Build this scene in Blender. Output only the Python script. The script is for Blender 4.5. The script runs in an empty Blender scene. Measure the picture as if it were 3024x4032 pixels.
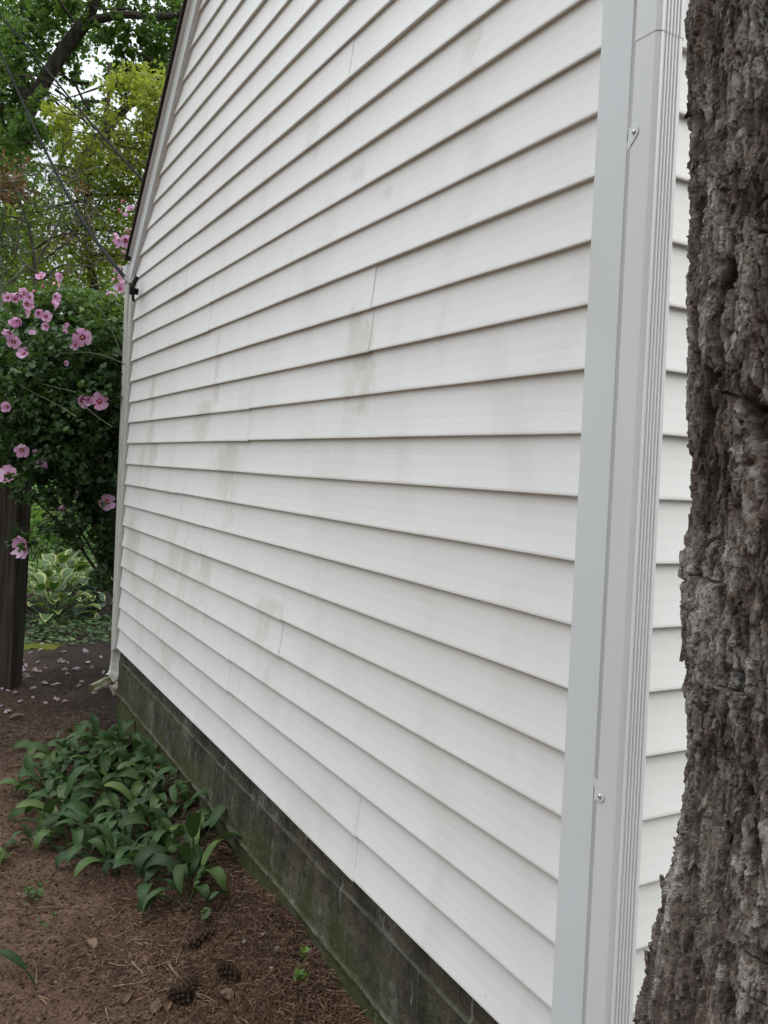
import bpy, math, random
import numpy as np
from mathutils import Vector, Matrix

random.seed(7)
RNG = np.random.default_rng(11)
SC = bpy.context.scene
COL = SC.collection

# ------------------------------------------------------------------ camera
CAM = np.array([-1.15199, -1.22249, 1.65277])
YAW, PITCH, ROLL = -0.5046, -0.00244, 0.05077
FPX, PPX, PPY = 3371.45, 1520.67, 1867.78
_f = np.array([-math.sin(YAW)*math.cos(PITCH), math.cos(YAW)*math.cos(PITCH), math.sin(PITCH)])
_r0 = np.array([math.cos(YAW), math.sin(YAW), 0.0]); _u0 = np.cross(_r0, _f)
_r = _r0*math.cos(ROLL) + _u0*math.sin(ROLL); _u = -_r0*math.sin(ROLL) + _u0*math.cos(ROLL)
cd = bpy.data.cameras.new('camera'); cam = bpy.data.objects.new('camera', cd); COL.objects.link(cam)
cam.matrix_world = Matrix(((_r[0], _u[0], -_f[0], CAM[0]), (_r[1], _u[1], -_f[1], CAM[1]),
                           (_r[2], _u[2], -_f[2], CAM[2]), (0, 0, 0, 1)))
cd.sensor_width = 36.0; cd.lens = 36.0*FPX/4032.0
cd.shift_x = (1512-PPX)/4032.0; cd.shift_y = -(2016-PPY)/4032.0
cd.clip_start = 0.05; cd.clip_end = 2000
SC.camera = cam

# ------------------------------------------------------------------ world, sun, exposure
SUN_EL, SUN_AZ = math.radians(45), math.radians(136)   # azimuth of the sun, clockwise from +Y
w = bpy.data.worlds.new('World'); SC.world = w; w.use_nodes = True
nt = w.node_tree; bg = nt.nodes['Background']
sky = nt.nodes.new('ShaderNodeTexSky'); sky.sky_type = 'NISHITA'; sky.sun_disc = False
sky.sun_elevation = SUN_EL; sky.sun_rotation = SUN_AZ
sky.air_density = 1.0; sky.dust_density = 4.0; sky.ozone_density = 1.0
hs = nt.nodes.new('ShaderNodeHueSaturation'); hs.inputs['Saturation'].default_value = 0.30   # hazy white overcast
nt.links.new(sky.outputs[0], hs.inputs['Color']); mx = nt.nodes.new('ShaderNodeMix'); mx.data_type = 'RGBA'; mx.inputs[0].default_value = 0.80;    # cloud sheet, brighter overhead than at the horizon
tcw = nt.nodes.new('ShaderNodeTexCoord'); spw = nt.nodes.new('ShaderNodeSeparateXYZ'); nt.links.new(tcw.outputs['Generated'], spw.inputs[0])
pww = nt.nodes.new('ShaderNodeMath'); pww.operation = 'POWER'; mxw = nt.nodes.new('ShaderNodeMath'); mxw.operation = 'MAXIMUM'; nt.links.new(spw.outputs[2], mxw.inputs[0]); mxw.inputs[1].default_value = 0.0; nt.links.new(mxw.outputs[0], pww.inputs[0]); pww.inputs[1].default_value = 1.7
mrw = nt.nodes.new('ShaderNodeMapRange'); nt.links.new(pww.outputs[0], mrw.inputs[0]); mrw.inputs[3].default_value = 0.32; mrw.inputs[4].default_value = 4.0
vmw = nt.nodes.new('ShaderNodeVectorMath'); vmw.operation = 'SCALE'; vmw.inputs[0].default_value = (5.80, 6.18, 6.50); nt.links.new(mrw.outputs[0], vmw.inputs['Scale'])
nt.links.new(vmw.outputs[0], mx.inputs[7])
nt.links.new(hs.outputs[0], mx.inputs[6]); nt.links.new(mx.outputs[2], bg.inputs[0]); bg.inputs[1].default_value = 0.15
sd = bpy.data.lights.new('sun', 'SUN'); sun = bpy.data.objects.new('sun', sd); COL.objects.link(sun)
sd.energy = 0.95; sd.angle = math.radians(50); sd.color = (1.0, 0.965, 0.91)
sdir = Vector((math.sin(SUN_AZ)*math.cos(SUN_EL), math.cos(SUN_AZ)*math.cos(SUN_EL), math.sin(SUN_EL)))
sun.rotation_euler = (-sdir).to_track_quat('-Z', 'Y').to_euler()
sun.location = sdir*30
SC.view_settings.view_transform = 'Standard'; SC.view_settings.look = 'None'
SC.view_settings.exposure = 0.38; SC.view_settings.gamma = 1.0
SC.render.engine = 'CYCLES'

# ------------------------------------------------------------------ helpers
def ray(u, v): return _f + _r*(u-PPX)/FPX - _u*(v-PPY)/FPX
def at(u, v, dep): return CAM + ray(u, v)*dep

def smooth(a, b, x):
    t = np.clip((np.asarray(x, float)-a)/(b-a), 0, 1); return t*t*(3-2*t)

def _hash(ix, iy, iz, s):
    with np.errstate(over='ignore'):
        h = (ix.astype(np.uint32)*np.uint32(374761393) + iy.astype(np.uint32)*np.uint32(668265263)
             + iz.astype(np.uint32)*np.uint32(2246822519) + np.uint32(s*3266489917 & 0xffffffff))
        h ^= h >> np.uint32(15); h *= np.uint32(2246822519); h ^= h >> np.uint32(13)
        h *= np.uint32(3266489917); h ^= h >> np.uint32(16)
    return h.astype(np.float64)/4294967295.0

def vnoise(P, s=0):
    i = np.floor(P).astype(np.int64); f = P-i; f = f*f*(3-2*f)
    o = 0
    for dx in (0, 1):
        for dy in (0, 1):
            for dz in (0, 1):
                wgt = (f[:, 0] if dx else 1-f[:, 0])*(f[:, 1] if dy else 1-f[:, 1])*(f[:, 2] if dz else 1-f[:, 2])
                o = o + wgt*_hash(i[:, 0]+dx, i[:, 1]+dy, i[:, 2]+dz, s)
    return o*2-1

def fbm(P, s=0, n=4):
    o = 0; a = 1.0
    for k in range(n):
        o = o + a*vnoise(P*(2.03**k), s+k); a *= 0.5
    return o

def voro(P, s=0):
    """F1, F2, random per cell, second random, offset vector to the nearest point"""
    i = np.floor(P).astype(np.int64); n = len(P)
    f1 = np.full(n, 9.0); f2 = np.full(n, 9.0); rid = np.zeros(n); rid2 = np.zeros(n); off = np.zeros((n, 3))
    for dx in (-1, 0, 1):
        for dy in (-1, 0, 1):
            for dz in (-1, 0, 1):
                a, b, c = i[:, 0]+dx, i[:, 1]+dy, i[:, 2]+dz
                q = np.stack([a+_hash(a, b, c, s), b+_hash(a, b, c, s+1), c+_hash(a, b, c, s+2)], 1)-P
                d = np.sqrt((q*q).sum(1))
                m = d < f1
                f2 = np.where(m, f1, np.minimum(f2, d))
                rid = np.where(m, _hash(a, b, c, s+3), rid); rid2 = np.where(m, _hash(a, b, c, s+4), rid2)
                off = np.where(m[:, None], q, off); f1 = np.where(m, d, f1)
    return f1, f2, rid, rid2, off

class MB:
    """collects vertices, faces, a float attribute and material slots, and links them as one mesh object"""
    def __init__(s): s.V = []; s.F = []; s.M = []; s.T = []; s.n = 0
    def add(s, V, F, tone=0.5, slot=0):
        V = np.asarray(V, float).reshape(-1, 3); F = np.asarray(F, np.int64)
        s.V.append(V); s.F.append(F+s.n); s.M.append(np.full(len(F), slot) if np.isscalar(slot) else np.asarray(slot))
        s.T.append(np.full(len(V), tone) if np.isscalar(tone) else np.asarray(tone, float)); s.n += len(V)
    def box(s, a, b, tone=0.5, slot=0):
        x0, y0, z0 = a; x1, y1, z1 = b
        V = [(x0,y0,z0),(x1,y0,z0),(x1,y1,z0),(x0,y1,z0),(x0,y0,z1),(x1,y0,z1),(x1,y1,z1),(x0,y1,z1)]
        s.add(V, [(0,3,2,1),(4,5,6,7),(0,1,5,4),(1,2,6,5),(2,3,7,6),(3,0,4,7)], tone, slot)
    def tube(s, pts, rad, sides=6, tone=0.5, slot=0, cap=True, jag=0.0):
        P = np.asarray(pts, float); n = len(P)
        R = np.full(n, rad) if np.isscalar(rad) else np.asarray(rad, float)
        T = np.gradient(P, axis=0); T /= np.linalg.norm(T, axis=1)[:, None]+1e-9
        ref = np.array([0.31, 0.17, 0.93]) if abs(T[:, 2]).mean() < .8 else np.array([1.0, .2, .1])
        A = np.cross(T, ref); A /= np.linalg.norm(A, axis=1)[:, None]+1e-9; B = np.cross(T, A)
        th = np.arange(sides)*2*np.pi/sides
        RR = R[:, None]*(1+jag*(RNG.random((n, sides))-.5))
        V = P[:, None, :] + RR[..., None]*(np.cos(th)[None, :, None]*A[:, None, :] + np.sin(th)[None, :, None]*B[:, None, :])
        i = np.arange(n-1)[:, None]*sides; j = np.arange(sides)[None, :]; j2 = (j+1) % sides
        F = np.stack([i+j, i+j2, i+sides+j2, i+sides+j], -1).reshape(-1, 4)
        s.add(V.reshape(-1, 3), F, tone, slot)
        if cap:
            for k in (0, n-1):
                s.add(np.vstack([V[k], P[k]]), [(q, (q+1) % sides, sides) for q in range(sides)], tone, slot)
    def grid(s, V, tone=0.5, slot=0):
        a, b = V.shape[:2]
        i = np.arange(a-1)[:, None]*b; j = np.arange(b-1)[None, :]
        F = np.stack([i+j, i+j+1, i+b+j+1, i+b+j], -1).reshape(-1, 4)
        s.add(V.reshape(-1, 3), F, tone if np.isscalar(tone) else tone.reshape(-1), slot)
    def build(s, name, mats, parent=None, smooth_=False, attr='tone'):
        me = bpy.data.meshes.new(name)
        V = np.vstack(s.V); me.vertices.add(len(V)); me.vertices.foreach_set('co', V.astype(np.float32).ravel())
        tot = np.concatenate([np.full(len(f), f.shape[1]) for f in s.F]); idx = np.concatenate([f.ravel() for f in s.F])
        st = np.concatenate([[0], np.cumsum(tot)[:-1]])
        me.loops.add(len(idx)); me.loops.foreach_set('vertex_index', idx.astype(np.int32))
        me.polygons.add(len(tot)); me.polygons.foreach_set('loop_start', st.astype(np.int32))
        me.polygons.foreach_set('loop_total', tot.astype(np.int32))
        me.polygons.foreach_set('material_index', np.concatenate(s.M).astype(np.int32))
        me.polygons.foreach_set('use_smooth', np.full(len(tot), bool(smooth_)))
        me.update(calc_edges=True); me.validate()
        at_ = me.attributes.new(attr, 'FLOAT', 'POINT'); at_.data.foreach_set('value', np.concatenate(s.T).astype(np.float32))
        for m in (mats if isinstance(mats, (list, tuple)) else [mats]): me.materials.append(m)
        o = bpy.data.objects.new(name, me); COL.objects.link(o)
        if parent:
            o.parent = parent; o.location = (0, 0, 0)
            # meshes are written in world space; their parent empties stand at the base of the thing
            me.transform(parent_inv(parent))
        return o

def parent_inv(p):
    m = Matrix.Translation(p.location) @ p.rotation_euler.to_matrix().to_4x4() @ Matrix.Diagonal((*p.scale, 1))
    q = p.parent
    while q:
        m = (Matrix.Translation(q.location) @ q.rotation_euler.to_matrix().to_4x4() @ Matrix.Diagonal((*q.scale, 1))) @ m; q = q.parent
    return m.inverted()

def tag(o, label=None, cat=None, group=None, kind=None):
    if label: o['label'] = label
    if cat: o['category'] = cat
    if group: o['group'] = group
    if kind: o['kind'] = kind
    return o
def thing(name, label, cat, loc, group=None):
    o = bpy.data.objects.new(name, None); o.empty_display_size = .1; COL.objects.link(o)
    o.location = [float(c) for c in loc]; return tag(o, label, cat, group)
def copy_tree(o, parent=None):
    c = o.copy(); COL.objects.link(c)
    if parent: c.parent = parent
    for ch in o.children: copy_tree(ch, c)
    return c

# ------------------------------------------------------------------ materials
class NT:
    def __init__(s, name):
        s.m = bpy.data.materials.new(name); s.m.use_nodes = True; s.t = s.m.node_tree
        s.p = s.t.nodes['Principled BSDF']; s.out = s.t.nodes['Material Output']
        s.obj = s.t.nodes.new('ShaderNodeTexCoord').outputs['Object']
    def n(s, typ, **k):
        nd = s.t.nodes.new(typ)
        for a, b in k.items(): setattr(nd, a, b)
        return nd
    def l(s, a, b): s.t.links.new(a, b)
    def noise(s, scale=5, detail=4, rough=.55, stretch=None, vec=None, dist=0):
        vec = vec or s.obj
        if stretch:
            mp = s.n('ShaderNodeMapping'); mp.inputs['Scale'].default_value = stretch; s.l(vec, mp.inputs[0]); vec = mp.outputs[0]
        nd = s.n('ShaderNodeTexNoise'); nd.inputs['Scale'].default_value = scale; nd.inputs['Detail'].default_value = detail
        nd.inputs['Roughness'].default_value = rough; nd.inputs['Distortion'].default_value = dist; s.l(vec, nd.inputs['Vector'])
        return nd.outputs['Fac']
    def ramp(s, fac, stops, interp='LINEAR'):
        r = s.n('ShaderNodeValToRGB'); r.color_ramp.interpolation = interp
        e = r.color_ramp.elements
        while len(e) < len(stops): e.new(.5)
        for q, (p, c) in zip(e, stops): q.position = p; q.color = (*c, 1) if len(c) == 3 else c
        s.l(fac, r.inputs[0]); return r.outputs[0]
    def mix(s, fac, a, b, mode='MIX'):
        m = s.n('ShaderNodeMix', data_type='RGBA', blend_type=mode)
        for q, v in ((m.inputs[0], fac), (m.inputs[6], a), (m.inputs[7], b)):
            if hasattr(v, 'is_linked') or hasattr(v, 'links'): s.l(v, q)
            elif isinstance(v, (int, float)): q.default_value = v
            else: q.default_value = (*v, 1)
        return m.outputs[2]
    def math(s, op, a, b=0.0, c=None):
        m = s.n('ShaderNodeMath', operation=op)
        for q, v in zip(m.inputs, (a, b) if c is None else (a, b, c)):
            if hasattr(v, 'links'): s.l(v, q)
            else: q.default_value = v
        return m.outputs[0]
    def attr(s, name='tone'):
        a = s.n('ShaderNodeAttribute'); a.attribute_name = name; return a.outputs['Fac']
    def bump(s, h, strength=.3, dist=.01, prev=None):
        b = s.n('ShaderNodeBump'); b.inputs['Strength'].default_value = strength; b.inputs['Distance'].default_value = dist
        s.l(h, b.inputs['Height'])
        if prev is not None: s.l(prev, b.inputs['Normal'])
        s.l(b.outputs[0], s.p.inputs['Normal']); return b.outputs[0]
    def set(s, **k):
        for a, v in k.items():
            q = s.p.inputs[{'color': 'Base Color', 'rough': 'Roughness', 'spec': 'Specular IOR Level', 'metal': 'Metallic', 'coat': 'Coat Weight'}[a]]
            if hasattr(v, 'links'): s.l(v, q)
            elif isinstance(v, (int, float)): q.default_value = v
            else: q.default_value = (*v, 1)
        return s

def m_vinyl(name, base, stain=True, rough=.42, grain=True):
    n = NT(name)
    soft = n.noise(1.3, 3, .5)
    c = n.mix(n.ramp(soft, [(.35, (0, 0, 0)), (.7, (1, 1, 1))]), base, [q*f for q, f in zip(base, (.955, .955, .94))])
    # thin general grime, in slightly darker vertical drifts
    dr = n.noise(2.6, 6, .62, (1, 1.6, .7), dist=.4)
    c = n.mix(n.ramp(dr, [(.50, (0, 0, 0)), (.72, (.30, .30, .30))]), c, (.52, .50, .44))
    if stain:
        jag = n.noise(11, 6, .62, (1, 1.5, .8), dist=.6)
        s = n.math('ADD', n.attr('tone'), n.math('MULTIPLY', n.math('SUBTRACT', jag, .5), 1.1))
        k = n.ramp(s, [(.38, (0, 0, 0)), (.55, (.5, .5, .5)), (.60, (.75, .75, .75)), (.95, (1, 1, 1))])
        c = n.mix(n.math('MULTIPLY', k, .50), c, (.47, .43, .35))
        spk = n.noise(55, 2, .5, (1, 1, .6))
        k2 = n.math('MULTIPLY', n.ramp(s, [(.55, (0, 0, 0)), (.7, (1, 1, 1))]), n.ramp(spk, [(.68, (0, 0, 0)), (.71, (1, 1, 1))]))
        c = n.mix(n.math('MULTIPLY', k2, .6), c, (.78, .77, .74))
        fly = n.noise(38, 1, .4)
        c = n.mix(n.ramp(fly, [(.835, (0, 0, 0)), (.85, (.8, .8, .8))]), c, (.12, .11, .09))
    n.set(color=c, rough=rough, spec=.45)
    gr = n.noise(60, 4, .6, (1, .06, 1.2))
    b = n.bump(gr, .12 if grain else .0, .004)
    wav = n.noise(1.7, 2, .5, (1, 1, 1.2))
    n.bump(wav, .10, .05, b)
    return n.m

def m_leaf(name, a, b, c, trans=.35, rough=.45, spec=.35, tint=(1.0, 1.1, .55)):
    n = NT(name)
    t = n.attr('tone'); col = n.ramp(t, [(0, a), (.5, b), (1, c)])
    big = n.noise(1.1, 2)
    col = n.mix(n.ramp(big, [(.4, (0, 0, 0)), (.62, (.5, .5, .5))]), col, [q*.55 for q in b])
    n.set(color=col, rough=rough, spec=spec)
    tr = n.n('ShaderNodeBsdfTranslucent'); n.l(n.mix(1.0, col, tint, 'MULTIPLY'), tr.inputs[0])
    ms = n.n('ShaderNodeMixShader'); ms.inputs[0].default_value = trans
    n.l(n.p.outputs[0], ms.inputs[1]); n.l(tr.outputs[0], ms.inputs[2]); n.l(ms.outputs[0], n.out.inputs[0])
    return n.m

def m_simple(name, a, b, scale=20, rough=.7, spec=.3, stretch=None, bump=.3, bd=.01, detail=5, metal=0):
    n = NT(name); f = n.noise(scale, detail, .6, stretch)
    n.set(color=n.ramp(f, [(.3, a), (.7, b)]), rough=rough, spec=spec, metal=metal)
    if bump: n.bump(f, bump, bd)
    return n.m

M = {}
M['siding'] = m_vinyl('vinyl_siding', (.735, .718, .693))
M['siding_front'] = m_vinyl('vinyl_siding_front', (.74, .735, .715), stain=False)
M['trim'] = m_vinyl('white_trim', (.64, .65, .65), stain=False, rough=.38, grain=False)
M['trim_old'] = m_vinyl('aged_trim', (.50, .485, .44), stain=False, rough=.45, grain=False)  # darker trim for the far post: grime plus the shrub's shade painted in
M['gutter'] = m_simple('painted_aluminium', (.62, .62, .615), (.69, .69, .685), 6, .28, .5, (1, 1, .25), .04, .004)
M['old_gutter'] = m_simple('grimy_aluminium', (.38, .37, .31), (.62, .61, .57), 16, .45, .4, (1, 1, .3), .1, .003)  # grimy far downspout; the darker colour also carries the shrub's shade
M['screw'] = m_simple('zinc_screw', (.5, .5, .5), (.62, .62, .6), 200, .35, .5, None, .05, .001, metal=.8)
M['shingle'] = m_simple('dark_shingle', (.018, .014, .011), (.055, .043, .034), 90, .9, .1, None, .6, .004)
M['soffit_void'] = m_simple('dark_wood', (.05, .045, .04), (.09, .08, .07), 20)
M['cable'] = m_simple('black_cable', (.010, .010, .010), (.018, .017, .016), 40, .85, .08, None, 0)
M['cable_grey'] = m_simple('grey_connector', (.16, .14, .12), (.24, .21, .18), 60, .6, .4)
M['chip'] = m_leaf('wood_chip', (.032, .019, .013), (.105, .066, .046), (.27, .185, .13), .0, .85, .15)

def m_found():
    n = NT('stained_block')
    a = n.noise(7, 8, .70); c = n.ramp(a, [(.30, (.030, .027, .018)), (.5, (.072, .065, .044)), (.72, (.125, .113, .082))])
    st = n.noise(8, 6, .66, (1, 1.0, .42), dist=.5); c = n.mix(n.ramp(st, [(.50, (0, 0, 0)), (.68, (.7, .7, .7))]), c, (.018, .016, .012))
    pale = n.noise(4.5, 8, .72, (1, 1.1, .8)); c = n.mix(n.ramp(pale, [(.56, (0, 0, 0)), (.66, (.6, .6, .6))]), c, (.21, .20, .17))
    dr = n.noise(6, 3, .5, (1, 9, .9)); c = n.mix(n.ramp(dr, [(.655, (0, 0, 0)), (.68, (.55, .55, .55))]), c, (.27, .26, .23))
    dk = n.noise(5.3, 3, .5, (1, 12, .8)); c = n.mix(n.ramp(dk, [(.64, (0, 0, 0)), (.67, (.8, .8, .8))]), c, (.012, .011, .009))
    grit = n.noise(95, 5, .7); c = n.mix(n.ramp(grit, [(.36, (.6, .6, .6)), (.5, (0, 0, 0))]), c, (.020, .018, .014))
    # moss climbs from the soil line: a growth with a shape of its own
    sp = n.n('ShaderNodeSeparateXYZ'); n.l(n.obj, sp.inputs[0])
    g = n.noise(6, 6, .7)
    k = n.math('ADD', n.math('MULTIPLY', n.math('SUBTRACT', .26, sp.outputs[2]), 5.5), n.math('MULTIPLY', n.math('SUBTRACT', g, .45), 5.0))
    c = n.mix(n.math('MULTIPLY', n.ramp(k, [(.0, (0, 0, 0)), (1, (1, 1, 1))]), .75), c, (.052, .060, .016))
    mt = n.attr('tone'); c = n.mix(n.math('MULTIPLY', n.ramp(mt, [(.4, (0, 0, 0)), (1, (1, 1, 1))]), n.ramp(n.noise(11, 4), [(.40, (.15, .15, .15)), (.62, (.8, .8, .8))])), c, (.17, .16, .13))
    n.set(color=c, rough=.9, spec=.2); b = n.bump(n.noise(120, 5, .7), .9, .006)
    return n.m
M['found'] = m_found()

def m_soil():
    n = NT('soil')
    a = n.noise(3.2, 6, .62); c = n.ramp(a, [(.30, (.052, .030, .020)), (.5, (.112, .066, .044)), (.72, (.180, .112, .078))])
    b = n.noise(60, 6, .7); c = n.mix(n.ramp(b, [(.32, (.7, .7, .7)), (.52, (0, 0, 0))]), c, (.030, .019, .014))
    ch = n.noise(120, 3, .6, (1, 1, 1)); c = n.mix(n.ramp(ch, [(.60, (0, 0, 0)), (.66, (.55, .55, .55))]), c, (.20, .135, .09))
    sp = n.n('ShaderNodeSeparateXYZ'); n.l(n.obj, sp.inputs[0])   # older, darker mulch in the bed beyond the plants
    yb = n.math('ADD', sp.outputs[1], n.math('MULTIPLY', n.math('SUBTRACT', n.noise(2.5, 4), .5), 2.2))
    bed = n.ramp(n.math('MULTIPLY', yb, .1), [(.30, (0, 0, 0)), (.44, (.8, .8, .8))])
    c = n.mix(bed, c, n.mix(n.noise(30, 6, .7), (.016, .011, .008), (.060, .040, .028)))
    xw = n.math('ADD', n.math('MULTIPLY', sp.outputs[0], 1.6), n.math('MULTIPLY', n.noise(4, 5), 1.4))   # soil darkens towards the wall
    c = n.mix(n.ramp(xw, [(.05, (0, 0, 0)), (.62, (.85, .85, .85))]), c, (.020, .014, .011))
    gm = n.noise(1.2, 4); t = n.attr('tone')   # tone: 0 mulch, 1 green turf beyond the beds
    d = n.mix(gm, (.055, .12, .022), (.09, .17, .035)); d = n.mix(n.noise(40, 5), d, (.04, .075, .018))
    c = n.mix(t, c, d)
    n.set(color=c, rough=.95, spec=.15)
    q = n.bump(b, .8, .012); n.bump(n.noise(14, 6, .7), .6, .03, q)
    return n.m
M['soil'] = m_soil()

def m_bark():
    n = NT('scaly_bark')
    t = n.attr('tone')
    c = n.ramp(t, [(0, (.022, .016, .013)), (.35, (.120, .090, .072)), (.65, (.225, .185, .156)), (1, (.46, .425, .39))])
    fine = n.noise(95, 8, .78, (1, 1, .5)); c = n.mix(n.ramp(fine, [(.38, (.8, .8, .8)), (.54, (0, 0, 0))]), c, (.032, .024, .02))
    lich = n.noise(9, 5, .6, (1, 1, .5)); spots = n.noise(160, 3, .6)
    c = n.mix(n.math('MULTIPLY', n.ramp(lich, [(.54, (0, 0, 0)), (.66, (1, 1, 1))]), n.ramp(spots, [(.42, (0, 0, 0)), (.56, (.75, .75, .75))])), c, (.36, .35, .32))
    red = n.noise(3.3, 3, .5, (1, 1, .6)); c = n.mix(n.ramp(red, [(.60, (0, 0, 0)), (.70, (.55, .55, .55))]), c, (.115, .058, .042))
    n.set(color=c, rough=.92, spec=.2)
    n.bump(n.noise(200, 8, .8, (1, 1, .5)), .9, .0035)
    return n.m
M['bark'] = m_bark()
M['treebark'] = m_simple('tree_bark', (.022, .018, .014), (.075, .066, .052), 14, .95, .1, (1, 1, .35), .8, .03)
M['dogbark'] = m_simple('lichened_bark', (.040, .036, .028), (.115, .105, .085), 22, .95, .1, (1, 1, .4), .6, .01)
M['greentwig'] = m_simple('green_twig', (.045, .050, .024), (.10, .105, .06), 30, .8, .2, None, .2, .002)
M['greybark'] = m_simple('grey_bark', (.10, .095, .080), (.22, .21, .18), 12, .95, .1, (1, 1, .25), .8, .02)
M['twig'] = m_simple('twig', (.10, .072, .05), (.24, .185, .135), 60, .9, .1, None, .3, .002)
M['darktwig'] = m_simple('dark_twig', (.028, .022, .016), (.07, .056, .042), 60, .9, .1, None, .3, .002)
M['post'] = m_simple('creosoted_timber', (.010, .008, .006), (.060, .047, .034), 7, .85, .25, (6, 6, .28), 1.0, .012, 8)
M['greyboard'] = m_simple('weathered_board', (.13, .12, .10), (.27, .25, .205), 10, .9, .15, (6, 6, .3), .5, .006)
M['stone'] = m_simple('stone', (.16, .13, .10), (.30, .26, .21), 40, .9, .2, None, .3, .004)
M['moss'] = m_simple('moss', (.05, .06, .012), (.12, .13, .022), 60, .95, .1, None, .8, .008)
M['leaf_big'] = m_leaf('maple_leaf', (.065, .135, .035), (.115, .20, .055), (.18, .27, .08), .6)
M['leaf_yellow'] = m_leaf('honey_leaf', (.14, .20, .035), (.24, .285, .048), (.40, .40, .08), .6)
M['leaf_wood'] = m_leaf('woodland_leaf', (.055, .100, .028), (.10, .160, .042), (.18, .24, .06), .55)
M['leaf_brown'] = m_leaf('dying_leaf', (.13, .07, .03), (.20, .115, .05), (.25, .17, .08), .3)
M['leaf_shrub'] = m_leaf('hibiscus_leaf', (.034, .070, .022), (.062, .120, .036), (.16, .24, .065), .40, .42, .4)
M['leaf_clump'] = m_leaf('broad_leaf', (.026, .052, .019), (.048, .090, .030), (.105, .150, .044), .24, .5, .22)
M['leaf_lime'] = m_leaf('lime_leaf', (.07, .12, .02), (.11, .18, .028), (.17, .25, .04), .35)
M['leaf_hosta'] = m_leaf('hosta_leaf', (.034, .075, .020), (.055, .105, .028), (.095, .155, .04), .25, .45)
M['leaf_hosta_blue'] = m_leaf('blue_hosta_leaf', (.020, .045, .030), (.030, .062, .042), (.045, .085, .05), .18, .45)
M['hosta_edge'] = m_leaf('hosta_margin', (.20, .25, .06), (.29, .32, .10), (.38, .39, .17), .25, .5)
M['petal'] = m_leaf('pink_petal', (.56, .25, .42), (.66, .37, .55), (.78, .56, .70), .35, .55, .2, (1, .92, 1))
M['petal_dark'] = m_simple('maroon_eye', (.16, .010, .035), (.28, .03, .08), 60, .6, .2, None, 0)
M['stamen'] = m_simple('cream_stamen', (.60, .50, .22), (.70, .62, .38), 60, .7, .2, None, 0)
M['bud'] = m_leaf('flower_bud', (.60, .10, .20), (.62, .25, .36), (.55, .50, .34), .2, .6, .2)
M['fallen'] = m_leaf('fallen_petal', (.20, .14, .16), (.29, .22, .24), (.38, .32, .33), .15, .7, .2, (1, .95, 1))
M['needle'] = m_leaf('dry_needle', (.050, .027, .017), (.105, .056, .034), (.22, .14, .09), .0, .8, .15)
M['deadleaf'] = m_leaf('dead_leaf', (.085, .050, .030), (.145, .092, .060), (.21, .15, .108), .1, .8, .15)
M['cone'] = m_leaf('cone_scale', (.012, .008, .006), (.040, .026, .018), (.10, .068, .048), .0, .85, .1)

# ------------------------------------------------------------------ ground
def gz(x, y):
    x = np.asarray(x, float); y = np.asarray(y, float)
    P = np.stack([x, y, 0*x], -1).reshape(-1, 3)
    n = (0.022*fbm(P*2.2, 3, 3) + 0.006*fbm(P*17, 9, 3)).reshape(x.shape)
    near = 1-smooth(2.2, 4.2, y)
    z = 0.10*np.exp(-np.clip((0.03-x)/.30, 0, 9)**2)*near + 0.02*np.exp(-np.clip((0.03-x)/.3, 0, 9)**2)
    return z + n*(1-.6*smooth(8, 20, y))
def gpt(u, v, lift=0.0):
    """where the sight line through a photo pixel meets the ground"""
    d = ray(u, v); z = 0.0
    for _ in range(6):
        t = (z-CAM[2])/d[2]; P = CAM+d*t; z = float(gz(P[0], P[1]))+lift
    return np.array([P[0], P[1], z])

xs = np.unique(np.concatenate([np.linspace(-600, -20, 16), np.linspace(-20, -3, 18), np.arange(-3, -1.0, .1), np.arange(-1.0, .9, .016),
                               np.arange(.9, 4, .15), np.linspace(4, 20, 17), np.linspace(20, 600, 16)]))
ys = np.unique(np.concatenate([np.linspace(-600, -20, 16), np.linspace(-20, -2, 16), np.arange(-2, .7, .15), np.arange(.7, 5.6, .018), np.arange(5.6, 9.5, .06),
                               np.arange(9.5, 16, .4), np.linspace(16, 40, 20), np.linspace(40, 600, 16)]))
X, Y = np.meshgrid(xs, ys); Z = gz(X, Y)
P = np.stack([X, Y, 0*X], -1).reshape(-1, 3)
turf = smooth(9.6, 10.6, Y.ravel() + .6*fbm(P*.9, 21, 3))
b = MB(); b.grid(np.stack([X, Y, Z], -1), turf)
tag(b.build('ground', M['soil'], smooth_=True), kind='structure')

# ------------------------------------------------------------------ house
Pc = 0.127; ZB = 1.75-10*Pc           # siding exposure and height of its lowest edge
L = 4.206; EAVE_Z = 2.83
def rake_far(z): return 5.311-1.045*(np.asarray(z)-1.75)
def rake_near(z): return 4.28-rake_far(z)-.02
house = thing('house', 'white vinyl-clad house, gable end stained with mildew above a dark block foundation', 'house', (0, 2.1, 0))

def course_profile():
    # (inward offset, height above the course's lower edge), from lower lip back face round the lip and up the face
    return [(.0125, .0014), (.0012, -.0004), (.0000, .0015), (.0000, .006), (.0029, .024), (.0059, .046), (.0092, .078), (.0110, .106), (.0120, Pc+.002)]

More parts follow.
